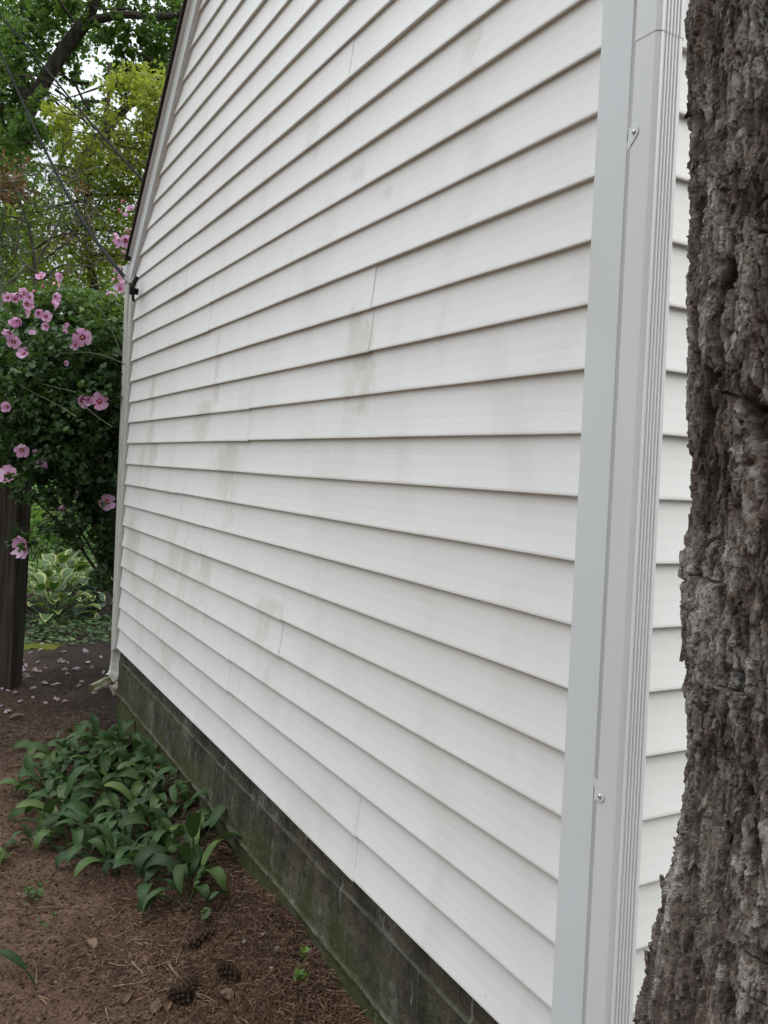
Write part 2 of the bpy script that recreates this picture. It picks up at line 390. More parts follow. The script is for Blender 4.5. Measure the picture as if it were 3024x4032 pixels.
COURSE_R = np.random.default_rng(31).random((60, 2))
def stain_at(y, z, k=0):
    """where rain and mildew have marked the siding"""
    s = np.zeros_like(y)
    def streak(yc, zt, zb, wd, amt, drift=0.0):
        nonlocal s
        c = yc + (COURSE_R[k, 0]-.5)*.10
        wd = wd*1.3; g = np.exp(-((y-c)/wd)**2)*smooth(zb-.02, zb+.03, z)*(1-smooth(zt-.04, zt+.02, z))
        s = np.maximum(s, g*amt*(.80+.52*COURSE_R[k, 1]))
    for q in STAINS: streak(*q)
    return s
STAINS = [(2.46, 2.28, 2.02, .035, .62), (2.46, 2.02, 1.90, .05, .7), (2.62, 1.96, 1.745, .13, .72), (2.30, 1.75, 1.50, .16, .68), (2.22, 1.62, 1.36, .10, .6),
          (3.62, 2.14, 1.88, .05, .66), (3.60, 1.88, 1.62, .09, .66), (3.86, 1.75, 1.38, .10, .55), (3.95, 1.36, .95, .14, .74), (3.85, 1.24, .86, .10, .66), (3.7, 1.02, .70, .10, .55),
          (3.0, 1.50, 1.05, .12, .56), (2.8, 1.40, .86, .11, .52), (2.52, 1.30, .90, .14, .52), (3.3, 1.15, .72, .2, .55), (3.62, .90, .52, .14, .52),
          (1.10, 2.20, 1.84, .05, .56), (1.02, 2.12, 1.8, .06, .58), (1.16, 2.62, 2.52, .10, .64), (.92, 2.50, 2.42, .08, .55), (.55, 2.80, 2.55, .07, .5), (1.7, 1.2, .8, .2, .46),
          (2.0, .9, .5, .2, .44), (3.1, .8, .5, .2, .5), (1.5, 2.9, 2.7, .1, .5)]

def siding(name, mat, face, y0f, y1f, kmax, seams, parent, stain=True):
    """lapped courses with woodgrain faces; face maps (along, inward, z) to space"""
    b = MB(); prof = course_profile(); rng = np.random.default_rng(5)
    for k in range(kmax):
        zb = ZB + k*Pc; panel = k//2
        lo = float(max(y0f(zb), y0f(zb+Pc))); hi = float(min(y1f(zb), y1f(zb+Pc)))
        lo_m, hi_m = float(y0f(zb)), float(y1f(zb))
        if hi_m-lo_m < .12: break
        cuts = [c for c in seams.get(panel, []) if lo_m+.05 < c < hi_m-.05]
        edges = [None]+sorted(cuts)+[None]
        for si in range(len(edges)-1):
            a, c = edges[si], edges[si+1]
            m = max(8, int(((c or hi_m)-(a or lo_m))/.03))
            t = np.linspace(0, 1, m)
            V = np.zeros((m, len(prof), 3)); T = np.zeros((m, len(prof)))
            ph = rng.random()*9
            for q, (inw, h) in enumerate(prof):
                z = zb+h
                ya = float(y0f(min(z, zb+Pc))) if a is None else a-.012
                yb = float(y1f(min(z, zb+Pc))) if c is None else c
                y = ya+(yb-ya)*t
                pts = np.stack([y*1.3, 0*y+k*3.1+ph, 0*y], 1)
                dz = .0011*vnoise(pts, 40)+.0005*vnoise(pts*3, 41)
                dx = .0016*vnoise(pts+7, 42)*(1 if q > 1 else .4)
                # the farther panel laps over the nearer one by a few millimetres
                lap = 0 if a is None else -.0020*np.clip(1-(y-a)/.5, 0, 1)
                step = 0 if a is None else .0022*np.clip(1-(y-a)/.6, 0, 1)
                V[:, q] = face(y, inw+dx+lap, z+dz-step)
                T[:, q] = stain_at(y, np.full_like(y, z), k) if stain else 0
            b.grid(V, T)
            if a is not None:    # the cut end of the panel that laps over its neighbour
                back = face(V[0][:, 1] if name == 'gable_wall' else V[0][:, 0], np.array([p_[0]+.0022 for p_ in prof]), V[0][:, 2])
                b.add(np.vstack([V[0], back]), [(q, q+1, q+1+len(prof), q+len(prof)) for q in range(len(prof)-1)], .1 if stain else 0)
    return b.build(name, mat, parent, smooth_=False)

def face_gable(y, inw, z):
    y = np.asarray(y, float); return np.stack([np.zeros_like(y)+inw, y, np.zeros_like(y)+z], -1)
def face_front(x, inw, z):
    x = np.asarray(x, float); return np.stack([x, np.zeros_like(x)-.0085+inw, np.zeros_like(x)+z+.0035], -1)
seams = {0: [.95], 1: [2.11], 2: [1.59], 3: [2.56], 4: [3.04], 5: [2.02], 6: [1.02], 7: [2.62], 8: [3.05], 9: [1.25]}
siding('gable_wall', M['siding'], face_gable,
       lambda z: np.maximum(.0616, rake_near(z)), lambda z: np.minimum(L, rake_far(z)), 33, seams, house)
siding('front_wall', M['siding_front'], face_front, lambda z: .0616+0*np.asarray(z), lambda z: 6.0+0*np.asarray(z), 19, {2: [2.2], 5: [1.6], 7: [3]}, house, stain=False)
bk = MB(); bk.box((.052, 4.232, ZB+.01), (6, 4.262, EAVE_Z)); bk.box((5.99, .0, ZB+.01), (6.05, 4.262, EAVE_Z))
bk.build('back_wall', M['siding_front'], house)
co = MB(); co.box((.0165, .012, ZB+.02), (.04, 4.19, EAVE_Z))
co.add([(.0165, .1, EAVE_Z), (.0165, 4.1, EAVE_Z), (.0165, 2.13, 4.76), (.04, .1, EAVE_Z), (.04, 4.1, EAVE_Z), (.04, 2.13, 4.76)], [(0, 1, 2), (3, 5, 4)], .5)
co.build('wall_sheathing', M['soffit_void'], house)

# corner posts: two faces, a rounded nose and a channel lip on each side
def corner_post(ysign, y_in, y_out, x_out, mat='trim'):
    b = MB(); n = 4
    r = .006; prof = [(.016, y_in), (x_out+.002, y_in), (x_out, y_in+ysign*-.002)]
    for q in range(n+1):
        a = q*math.pi/2/n
        prof.append((x_out+r-r*math.cos(a), y_out+ysign*r-ysign*r*math.sin(a)))
    if ysign > 0:     # the near post's nose stands off the front wall as an open channel behind the downspout
        prof = prof[:3]+[(x_out, y_out+.0012), (x_out+.0006, y_out+.0002), (x_out+.0016, y_out), (x_out+.0016, y_out+.028), (x_out+.088, y_out+.028)]
    else:
        prof += [(x_out+.088, y_out), (x_out+.088, y_out+ysign*.02)]
    zz = np.linspace(ZB-.012, EAVE_Z+.02, 14)
    V = np.array([[(x, y, z) for (x, y) in prof] for z in zz])
    b.grid(V)
    b.add([(x, y, ZB-.012) for x, y in prof]+[(.02, (y_in+y_out)/2, ZB-.012)], [(q, q+1, len(prof)) for q in range(len(prof)-1)])
    return b.build('corner_post', M[mat], house)
corner_post(1, .0616, -.0245, -.014)
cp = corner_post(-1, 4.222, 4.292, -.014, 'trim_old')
# recessed channel between the far post and the siding ends
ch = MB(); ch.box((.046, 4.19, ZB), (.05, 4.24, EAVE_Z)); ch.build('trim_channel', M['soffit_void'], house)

# rake trim: box cornice, drip edge, shingle edge, laid along both slopes
n2 = np.array([1, 1.045])/1.446; d2 = np.array([-1.045, 1])/1.446
def rake_strip(b, prof, s0, s1, mirror, tone=.5):
    base = np.array([float(rake_far(2.83)), 2.83])
    V = []
    for s in np.linspace(s0, s1, 24):
        row = []
        for q, x in prof:
            p2 = base+n2*q+d2*s
            y = p2[0] if not mirror else 4.26-p2[0]
            row.append((x, y, p2[1]))
        V.append(row)
    V = np.array(V)
    b.grid(V, tone)
    for k in (0, -1): 
        if len(prof) > 2: b.add(V[k], [tuple(range(len(prof)))], tone)
S_TOP = 2.98
for mir in (False, True):
    b = MB(); rake_strip(b, [(.0, .013), (.003, -.0185), (.090, -.0225), (.093, .013)], -.12 if not mir else -.1, S_TOP, mir); b.build('rake_trim', M['trim'], house)
    b = MB(); rake_strip(b, [(.090, -.0215), (.0935, -.041), (.098, -.041), (.098, .013)], .02, S_TOP, mir); b.build('drip_edge', M['gutter'], house)
rf = MB()
for mir in (False, True):
    for k in range(24):     # shingle courses, each a thin stepped slab reaching back over the house
        s0 = -.02+k*.13; s1 = s0+.15
        pr = [(.0985+.0125, -.050), (.0985+.0125, 6.1)]
        V = []
        for s, q0, q1 in ((s0, .0985, .128), (s1, .0985, .119)):
            base = np.array([float(rake_far(2.83)), 2.83])
            for q in (q0, q1):
                p2 = base+n2*q+d2*s; y = p2[0] if not mir else 4.26-p2[0]
                for x in (-.054-.004*random.random(), 6.1): V.append((x, y, p2[1]))
        rf.add(V, [(0, 1, 3, 2), (4, 6, 7, 5), (0, 2, 6, 4), (1, 5, 7, 3), (2, 3, 7, 6), (0, 4, 5, 1)], random.random())
rf.build('roof', M['shingle'], house)

# foundation: courses of block with raised, weathered mortar
yy = np.arange(.02, 4.262, .008); zz = np.arange(-.12, ZB+.06, .006)
Yf, Zf = np.meshgrid(yy, zz); P = np.stack([Yf*1.0, Zf*1.0, 0*Yf], -1).reshape(-1, 3)
wob = (.004*vnoise(P*5, 60)).reshape(Yf.shape)
lines = [1.75-1.362, 1.75-1.566, 1.75-1.77]
d = np.full(Yf.shape, 9.0)
for l in lines: d = np.minimum(d, abs(Zf-l+wob))
for (za, zb_, off) in ((1.75-1.362, 9, 1.43-.2), (1.75-1.566, 1.75-1.362, 1.43), (1.75-1.77, 1.75-1.566, 1.43-.2), (-9, 1.75-1.77, 1.43)):
    m = (Zf >= za) & (Zf < zb_); dj = abs(((Yf-off+.205+wob) % .41)-.205)+.002; d = np.where(m, np.minimum(d, dj), d)
mort = np.exp(-(d/.0062)**4)
pit = fbm(P*45, 70, 3).reshape(Yf.shape)
XF = .031 - .0060*mort*(.6+.5*pit) + .0022*pit - .008*np.exp(-((Zf-lines[1]+.008)/.012)**2)*(.6+.4*pit) + .006*smooth(lines[0]-.005, lines[0]+.012, Zf)
b = MB(); b.grid(np.stack([XF, Yf, Zf], -1), mort*.9)
b.box((.05, .03, -.1), (6, 4.25, ZB+.03), 0.0)
b.build('foundation', M['found'], house)

# eave gutter at the far corner (its closed end shows past the rake) and one over the near corner
def gutter(y0, y1, sgn):
    b = MB(); zt = 2.873 if sgn > 0 else 2.90
    prof = [(y0, zt), (y0, zt-.105), (y0+sgn*.06, zt-.105), (y1, zt-.05), (y1, zt), (y1-sgn*.008, zt)]
    V = np.array([[(x, y, z) for y, z in prof] for x in (-.035, 2, 4, 6.05)]); b.grid(V)
    b.add(V[0], [(0, 1, 2, 3, 4)])
    return b.build('gutter', M['gutter'], house)
gutter(4.30, 4.41, 1); gutter(-.035, -.145, -1)
fb = MB(); fb.box((.02, 4.2625, 2.72), (6.03, 4.298, 2.9)); fb.build('fascia', M['trim'], house)
fb = MB(); fb.box((.08, -.033, 2.76), (6.03, -.012, 2.93)); fb.build('fascia', M['trim'], house)

# ------------------------------------------------------------------ downspouts
def ribbed(b, x0, x1, y0, y1, zs, flutes, dx=lambda z: 0.0, rib_face=(True, True), amp=.003, rb=.0025):
    """rectangular pipe with rounded corners; flutes on the faces looking to -y and +y"""
    r = .008; loop = []
    def flute(t):
        if t < .12 or t > .88: return amp*.9
        fr = ((t-.12)/.76*flutes) % 1.0
        return amp*(1-math.exp(-((fr-.5)/.17)**2)*1.0)
    n = flutes*16
    for q in range(n+1):                 # -y face, x0 -> x1
        t = q/n; loop.append((x0+r+(x1-x0-2*r)*t, y0-flute(t)*(1 if rib_face[0] else 0)+.003))
    for q in range(1, 5): a = q*math.pi/2/4; loop.append((x1-r+r*math.sin(a), y0+r-r*math.cos(a)+.003*(1-q/4)))
    m = 3
    for q in range(m+1): loop.append((x1, y0+r+(y1-y0-rb-r)*q/m))
    for q in range(1, 5): a = q*math.pi/2/4; loop.append((x1-rb+rb*math.cos(a), y1-rb+rb*math.sin(a)))
    for q in range(m+1): loop.append((x1-rb-(x1-x0-2*rb)*q/m, y1))
    for q in range(1, 5): a = q*math.pi/2/4; loop.append((x0+rb-rb*math.sin(a), y1-rb+rb*math.cos(a)))
    for q in range(m+1): loop.append((x0, y1-rb-(y1-y0-rb-r)*q/m))
    for q in range(1, 4): a = q*math.pi/2/4; loop.append((x0+r-r*math.cos(a), y0+r-r*math.sin(a)+.003*(q/4)))
    loop.append(loop[0])
    V = np.array([[(x+dx(z), y, z) for x, y in loop] for z in zs]); b.grid(V)
    return loop

near = thing('downspout', 'clean white fluted downspout strapped to the near corner beside the pine trunk', 'downspout', (.022, -.06, .25), 'downspouts at the house corners')
b = MB(); ribbed(b, -.0165, .052, -.092, -.036, np.linspace(.16, 2.476, 12), 5, amp=.0042); o = b.build('pipe', M['gutter'], near)
b = MB(); ribbed(b, -.0174, .0529, -.0929, -.0351, np.linspace(2.4725, 2.80, 4), 5, amp=.0042); b.build('upper_pipe', M['gutter'], near)
b = MB(); b.tube([(.022, -.059, .20), (.022, -.068, .13), (.022, -.13, .085), (.022, -.26, .06)], [.038, .039, .039, .037], 12); b.build('outlet_elbow', M['gutter'], near, smooth_=True)
def strap(zc, flip):
    # teardrop tab lying on the pipe's side, bent round to the wall
    pts = [(-.0245, .016*flip), (-.043, .016*flip)]
    for q in range(9):
        a = math.pi/2-q*math.pi*.72/8; pts.append((-.046-.0135*math.cos(a)*1.0, flip*(.0025+.0135*math.sin(a))))
    pts += [(-.046, flip*-.018), (-.036, flip*-.027), (-.0245, flip*-.036)]
    pts = [(-.0295+(y+.0245)*.78, z*.78) for y, z in pts]
    b = MB(); n = len(pts); x = -.0183
    V = [(x, y, zc+z) for y, z in pts]+[(x+.0012, y, zc+z) for y, z in pts]
    b.add(V, [tuple(range(n))]); b.add(V, [(q, (q+1) % n, n+(q+1) % n, n+q) for q in range(n)])
    b.box((x, -.0312, zc-.011), (x+.02, -.0295, zc+.011))
    o = b.build('strap', M['gutter'], near)
    s = MB(); th = np.arange(10)*2*np.pi/10
    yc, z0 = -.0295-.0215*.78, zc+.0025*.78*flip
    for xx, rr, x2, r2 in ((x-.0001, .0048, x-.0018, .0044), (x-.0018, .0044, x-.0034, .0028)):
        A = np.stack([np.full(10, xx), yc+rr*np.cos(th), z0+rr*np.sin(th)], 1); B = np.stack([np.full(10, x2), yc+r2*np.cos(th), z0+r2*np.sin(th)], 1)
        s.add(np.vstack([A, B]), [(q, (q+1) % 10, 10+(q+1) % 10, 10+q) for q in range(10)])
    s.add(np.vstack([B, [(x2-.0006, yc, z0)]]), [(q, (q+1) % 10, 10) for q in range(10)])
    s.build('screw', M['screw'], o)
strap(2.300, 1); strap(1.078, -1)

far = thing('downspout', 'grimy white downspout at the far corner, its mossy elbow turned out over fallen petals', 'downspout', (.03, 4.36, .2), 'downspouts at the house corners')
lean = lambda z: -.002-.022*(z-.45)/2.0
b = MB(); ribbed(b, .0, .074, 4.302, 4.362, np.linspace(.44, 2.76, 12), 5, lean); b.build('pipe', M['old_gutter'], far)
# elbow: crimped bend, then a mossy outlet turned towards the yard
b = MB(); ctr = [(.037, 4.332, .49), (.036, 4.332, .42), (.034, 4.33, .36), (.026, 4.326, .305), (.008, 4.318, .272), (-.014, 4.308, .258)]
def sweep(ctr, w_, h_, ripple):
    P_ = np.array(ctr); 
    # resample
    tt = np.linspace(0, len(P_)-1, 34); P_ = np.stack([np.interp(tt, np.arange(len(ctr)), P_[:, k]) for k in range(3)], 1)
    T = np.gradient(P_, axis=0); T /= np.linalg.norm(T, axis=1)[:, None]
    A = np.tile(np.array([0.35, 1.0, 0.0]), (len(P_), 1)); A -= (A*T).sum(1)[:, None]*T; A /= np.linalg.norm(A, axis=1)[:, None]; B_ = np.cross(A, T)
    rows = []
    for i in range(len(P_)):
        row = []
        rip = ripple*(1 if 8 < i < 27 else 0)*math.sin(i*2.1)
        for q in range(41):
            a = 2*math.pi*q/40; ca, sa = math.cos(a), math.sin(a)
            ex = abs(ca)**.35*(1 if ca > 0 else -1); ey = abs(sa)**.35*(1 if sa > 0 else -1)
            fl = .0025*abs(math.sin(a*10))
            row.append(P_[i]+A[i]*(h_/2-fl)*ey+B_[i]*((w_/2)*ex+(rip if ex < 0 else 0)))
        rows.append(row)
    return np.array(rows)
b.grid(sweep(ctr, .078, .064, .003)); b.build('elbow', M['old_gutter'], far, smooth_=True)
b = MB(); V = sweep([(-.006, 4.311, .260), (-.06, 4.29, .243), (-.128, 4.262, .222)], .048, .055, 0); b.grid(V)
M['mossy'] = m_simple('mossy_aluminium', (.13, .12, .055), (.42, .40, .27), 30, .6, .3, (.6, .6, 2), .2, .003)
b.build('outlet', M['mossy'], far, smooth_=True)

# ------------------------------------------------------------------ service cables
def spline(pts, n):
    P_ = np.array(pts, float); t = np.concatenate([[0], np.cumsum(np.linalg.norm(np.diff(P_, axis=0), axis=1))])
    tt = np.linspace(0, t[-1], n)
    Q = np.stack([np.interp(tt, t, P_[:, k]) for k in range(3)], 1)
    for _ in range(n//9):
        Q[1:-1] = .25*Q[:-2]+.5*Q[1:-1]+.25*Q[2:]
    return Q
ca = thing('service_cable', 'thick black cable sagging from the sky down to its clamp on the far corner', 'cable', at(520, 1110, 4.98), 'overhead cables')
A_pts = [at(498, 1100, 5.05), at(454, 1053, 5.3), at(416, 1003, 5.55), at(301, 838, 6.4), at(211, 657, 7.2), at(121, 476, 7.9), at(0, 205, 9.0), at(-160, -190, 10.6), at(-420, -900, 13)]
b = MB(); b.tube(spline(A_pts, 60), .0120, 8); b.build('wire', M['cable'], ca, smooth_=True)
b = MB(); b.tube([at(492, 1093, 5.06), at(503, 1105, 5.03)], [.008, .012], 10); b.tube([at(500, 1103, 5.03), at(516, 1118, 4.99)], [.0115, .0105], 10); b.build('connector', M['cable_grey'], ca, smooth_=True)
b = MB(); b.tube(spline([at(514, 1116, 4.99), at(519, 1126, 4.97), at(523, 1145, 4.96), at(525, 1170, 4.98), at(527, 1186, 5.05), at(523, 1178, 5.1), at(523, 1150, 5.12), at(524, 1122, 5.13)], 40), .0065, 8); b.build('drip_loop', M['cable'], ca, smooth_=True)
c0 = at(532, 1117, 5.15)
b = MB(); b.tube([c0+np.array((.02, .0, -.045)), c0+np.array((-.010, 0, -.045))], .019, 10, jag=.3); b.tube([c0+np.array((.01, 0, .04)), c0+np.array((-.02, -.01, -.02)), c0+np.array((-.022, 0, -.07))], [.011, .015, .010], 8, jag=.35)
b.build('anchor_clamp', M['cable'], ca)
cb = thing('service_cable', 'thinner straight cable passing behind the dark roof edge', 'cable', at(570, 715, 6.2), 'overhead cables')
B_pts = [at(640, 800, 6.0), at(566, 711, 6.3), at(506, 650, 6.6), at(416, 549, 7.0), at(313, 434, 7.5), at(211, 307, 8.1), at(108, 181, 8.7), at(0, 62, 9.4), at(-200, -170, 11), at(-500, -560, 14)]
b = MB(); b.tube(spline(B_pts, 60), .0098, 8); b.build('wire', M['cable'], cb, smooth_=True)

# ------------------------------------------------------------------ pine trunk in the foreground
def pine():
    root = thing('pine_tree', 'massive foreground pine trunk with scaly grey-brown bark beside the white downspout', 'tree', (-.20, -.67, 0))
    zc = np.concatenate([np.arange(-.15, .95, .03), np.arange(.95, 2.62, .00165), np.arange(2.62, 3.2, .02), np.arange(3.2, 8.6, .12)])
    dg = math.pi/180   # fine facets on the flank seen past the downspout, coarser round the back
    th = np.concatenate([np.arange(92, 196, .33), np.arange(196, 452, 1.6)])*dg
    TH, ZZ = np.meshgrid(th, zc)
    zr = ZZ-1.75
    fl = .050*smooth(-.36, -.80, zr)+.16*smooth(-.80, -1.75, zr)
    lob = 1+.35*np.cos(3*TH+1.0)
    R0 = .235*np.where(ZZ > 2.6, 1-.055*(ZZ-2.6), 1.0)+fl*lob
    hd = math.radians(59.9); left = np.array([-math.cos(hd), math.sin(hd)])
    lean = .045*np.clip(zr, -1.8, 8)
    base = np.array([-.194, -.682])
    CX = base[0]+left[0]*lean; CY = base[1]+left[1]*lean
    cth, sth = np.cos(TH), np.sin(TH)
    Q = np.stack([cth*R0, sth*R0, ZZ], -1).reshape(-1, 3)
    w1 = np.stack([fbm(Q*np.array([16, 16, 9]), 1, 4), fbm(Q*np.array([16, 16, 9]), 11, 4), fbm(Q*14, 21, 3)], 1)
    # exfoliating sheets: terraces of a rough height field, drawn out along the grain
    hfield = fbm((Q+w1*.007)*np.array([24, 24, 6.0]), 100, 2)*.62+.17*fbm((Q+w1*.002)*np.array([80, 80, 26]), 120, 3)+.05*fbm(Q*np.array([300, 300, 150]), 130, 2)
    def terrace(h, K, sharp, tilt):
        q = h*K; fl_ = np.floor(q); fr = q-fl_; return (fl_+smooth(sharp, 1, fr)-tilt*fr*(1-smooth(sharp, 1, fr)))/K, fl_
    t1, l1 = terrace(hfield, 3.4, .93, .25)
    h2 = .75*fbm((Q+w1*.003)*np.array([120, 120, 40]), 140, 2)+.22*fbm(Q*np.array([330, 330, 140]), 145, 2); t2, l2 = terrace(h2, 2.2, .88, .3)
    fur = fbm((Q+w1*.006)*np.array([15, 15, 1.9]), 160, 4); furrow = 1-smooth(.02, .12, abs(fur))
    furrow *= smooth(-.7, -.1, fbm(Q*np.array([7, 7, 4]), 170, 2))
    fur2 = fbm((Q+w1*.004)*np.array([34, 34, 4.6]), 180, 4); furrow2 = (1-smooth(.015, .10, abs(fur2)))*smooth(-.6, -.05, fbm(Q*8, 190, 2))
    fur3 = vnoise((Q+w1*.004)*np.array([14, 14, 26]), 195); furrow3 = (1-smooth(.01, .07, abs(fur3)))*smooth(.05, .5, fbm(Q*9, 196, 2))
    disp = .0130*t1+.0036*t2-.0210*furrow-.0100*furrow2-.007*furrow3+.0009*fbm(Q*np.array([300, 300, 120]), 31, 3)+.004*fbm(Q*5, 35, 2)
    g1, g2, b1, b2, o2 = voro((Q+w1*.009)*np.array([1, 1, .38])/.030, 200)
    k1, k2, c1, c2, o3 = voro((Q+w1*.006)*np.array([1, 1, .5])/.011, 300)
    p1 = smooth(-.03, .05, fbm((Q+w1*.004)*np.array([52, 52, 17]), 210, 6)); p2 = smooth(-.02, .06, fbm((Q+w1*.002)*np.array([130, 130, 52]), 220, 5))
    lev = np.modf(np.abs(np.sin(l1*12.9898+3.1)*43758.5453))[0]
    disp += .0026*p1+.0013*p2
    tone = np.clip(.30+.20*t1+.30*(lev-.5)+.24*(b1-.5)+.26*p1+.22*p2+.14*fbm(Q*6, 91, 2)-.42*furrow-.30*furrow2-.15*furrow3, 0, 1)
    disp = disp.reshape(TH.shape); tone = tone.reshape(TH.shape)
    RR = R0+disp
    V = np.stack([CX+cth*RR, CY+sth*RR, ZZ], -1)
    b = MB(); b.grid(np.concatenate([V, V[:, :1]], 1), np.concatenate([tone, tone[:, :1]], 1))
    # loose bark scales standing off the trunk, thin and ragged
    rng = np.random.default_rng(3)
    for k in range(420):
        z = rng.uniform(.97, 2.6); t = rng.uniform(94, 200)*dg if rng.random() < .8 else rng.uniform(200, 450)*dg
        if k < 30: t = rng.uniform(106, 124)*dg
        i = int(np.argmin(abs(zc-z))); j = int(np.argmin(abs(th-t)))
        c = V[i, j]; nrm = np.array([math.cos(t), math.sin(t), 0]); tan = np.array([-math.sin(t), math.cos(t), 0]); up = np.array([0, 0, 1.0])
        wd = rng.uniform(.002, .006); hg = wd*rng.uniform(1.0, 2.6); lift = rng.uniform(.0005, .006) if k >= 30 else rng.uniform(.002, .007); skew = rng.uniform(-.4, .4)
        m = 13; outline = []
        for q in range(m):
            a = 2*math.pi*q/m; rr = rng.uniform(.6, 1.1)*(1+.28*math.cos(4*a+.6))
            outline.append((wd*math.cos(a)*rr+skew*hg*math.sin(a)*.4, hg*math.sin(a)*rr))
        sg = 1 if rng.random() < .5 else -1
        def pt(p_, off):
            li = lift*max(0, (sg*p_[1]/hg+.6))/1.6
            return c+tan*p_[0]+up*p_[1]+nrm*(li+off)
        top = [pt(p_, .0016+rng.uniform(-.0006, .0006)) for p_ in outline]; bot = [pt(p_, -.003) for p_ in outline]
        cen = pt((0, 0), .002); tn = tone[i, j]
        b.add(np.array(top+bot), [(q, (q+1) % m, m+(q+1) % m, m+q) for q in range(m)], float(np.clip(tn+rng.uniform(-.2, .1), 0, 1)))
        b.add(np.array(top+[cen]), [(q, (q+1) % m, m) for q in range(m)], float(np.clip(tn+rng.uniform(-.1, .25), 0, 1)))
    b.build('trunk', M['bark'], root)
pine()

# ------------------------------------------------------------------ foliage tools
LEAF_OVAL = (np.array([(0, 0, 0), (-.28, .35, .05), (.28, .35, .05), (-.30, .65, .05), (.30, .65, .05), (0, 1, -.05), (0, .5, -.03)]),
             [(0, 6, 1), (0, 2, 6), (1, 6, 3), (2, 4, 6), (3, 6, 5), (6, 4, 5)])
LEAF_MAPLE = (np.array([(0, 0, 0), (-.30, .08, .03), (-.55, .45, .06), (-.25, .50, 0), (-.22, .80, .03), (0, 1.0, -.06), (.22, .80, .03), (.25, .50, 0), (.55, .45, .06), (.30, .08, .03), (0, .4, -.03)]),
              [(0, 10, 1), (1, 10, 2), (2, 10, 3), (3, 10, 4), (4, 10, 5), (5, 10, 6), (6, 10, 7), (7, 10, 8), (8, 10, 9), (9, 10, 0)])
LEAF_THIN = (np.array([(0, 0, 0), (-.16, .45, .03), (.16, .45, .03), (0, 1, -.05)]), [(0, 2, 1), (1, 2, 3)])
def leaves(b, C, size, tmpl, up=.45, tone=None, droop=.0, rng=RNG, slot=0):
    C = np.asarray(C, float); n = len(C); V0, F0 = tmpl; F0 = np.array(F0)
    nz = rng.normal(size=(n, 3)); nz /= np.linalg.norm(nz, axis=1)[:, None]; nz = nz*(1-up)+np.array([0, 0, up]); nz /= np.linalg.norm(nz, axis=1)[:, None]
    dv = rng.normal(size=(n, 3)); dv[:, 2] -= droop*2; dv -= (dv*nz).sum(1)[:, None]*nz; dv /= np.linalg.norm(dv, axis=1)[:, None]+1e-9
    sx = np.cross(dv, nz)
    s = (size*rng.uniform(.6, 1.3, n))[:, None, None]
    V = C[:, None, :]+s*(V0[None, :, 0:1]*sx[:, None, :]+V0[None, :, 1:2]*dv[:, None, :]+V0[None, :, 2:3]*nz[:, None, :])
    F = (F0[None]+(np.arange(n)*len(V0))[:, None, None]).reshape(-1, F0.shape[1])
    T = rng.random(n) if tone is None else np.clip(tone+rng.normal(size=n)*.18, 0, 1)
    b.add(V.reshape(-1, 3), F, np.repeat(T, len(V0)), slot)
def blob(c, r, n, rng=RNG, shell=.5, sub=9, tight=.33):
    """points gathered in small sprays inside an ellipsoid, so gaps stay between them"""
    c = np.asarray(c, float); r = np.asarray(r, float)*np.ones(3)
    k = max(3, n//sub)
    d = rng.normal(size=(k, 3)); d /= np.linalg.norm(d, axis=1)[:, None]; rad = rng.random(k)**(shell)
    ctr = d*rad[:, None]*r
    q = ctr[rng.integers(0, k, n)]+rng.normal(size=(n, 3))*tight*r.mean()*.45
    return c+q
def branchy(b, p0, p1, r0, r1, wig=.08, n=9, rng=RNG, sides=6, tone=.5):
    p0 = np.asarray(p0, float); p1 = np.asarray(p1, float); t = np.linspace(0, 1, n)[:, None]
    P_ = p0+(p1-p0)*t; ln = np.linalg.norm(p1-p0)
    off = np.cumsum(rng.normal(size=(n, 3)), 0); off -= off[0]; off -= t*off[-1]
    P_ = P_+off*wig*ln/n
    b.tube(P_, np.linspace(r0, r1, n), sides, tone, jag=.15); return P_

# ------------------------------------------------------------------ far wood (one mass nobody could count)
b = MB(); rng = np.random.default_rng(21)
for k in range(150):
    u = rng.uniform(-1500, 1300); d = rng.uniform(19, 30); v = rng.uniform(150, 1900)
    if (rng.random() < (.78 if v < 480 else .25) and v < 1000) or (u < -150 and v < 1350): continue
    c = at(u, v, d)
    if c[2] < .4: continue
    leaves(b, blob(c, rng.uniform(.9, 2.0), 420, rng, sub=14, tight=.26), .14, LEAF_OVAL, .3, rng.uniform(.1, .9), rng=rng)
tr = MB()
for k in range(16):
    u = rng.uniform(-1300, 1000); p = at(u, 1500, rng.uniform(18, 28)); p[2] = 0; q = p+np.array((rng.normal()*.8, rng.normal()*.8, rng.uniform(8, 12)))
    branchy(b, p, q, .2, .08, .2, rng=rng)
tag(b.build('woodland', M['leaf_wood']), 'distant green woodland closing off the view behind the garden', 'woodland', kind='stuff')

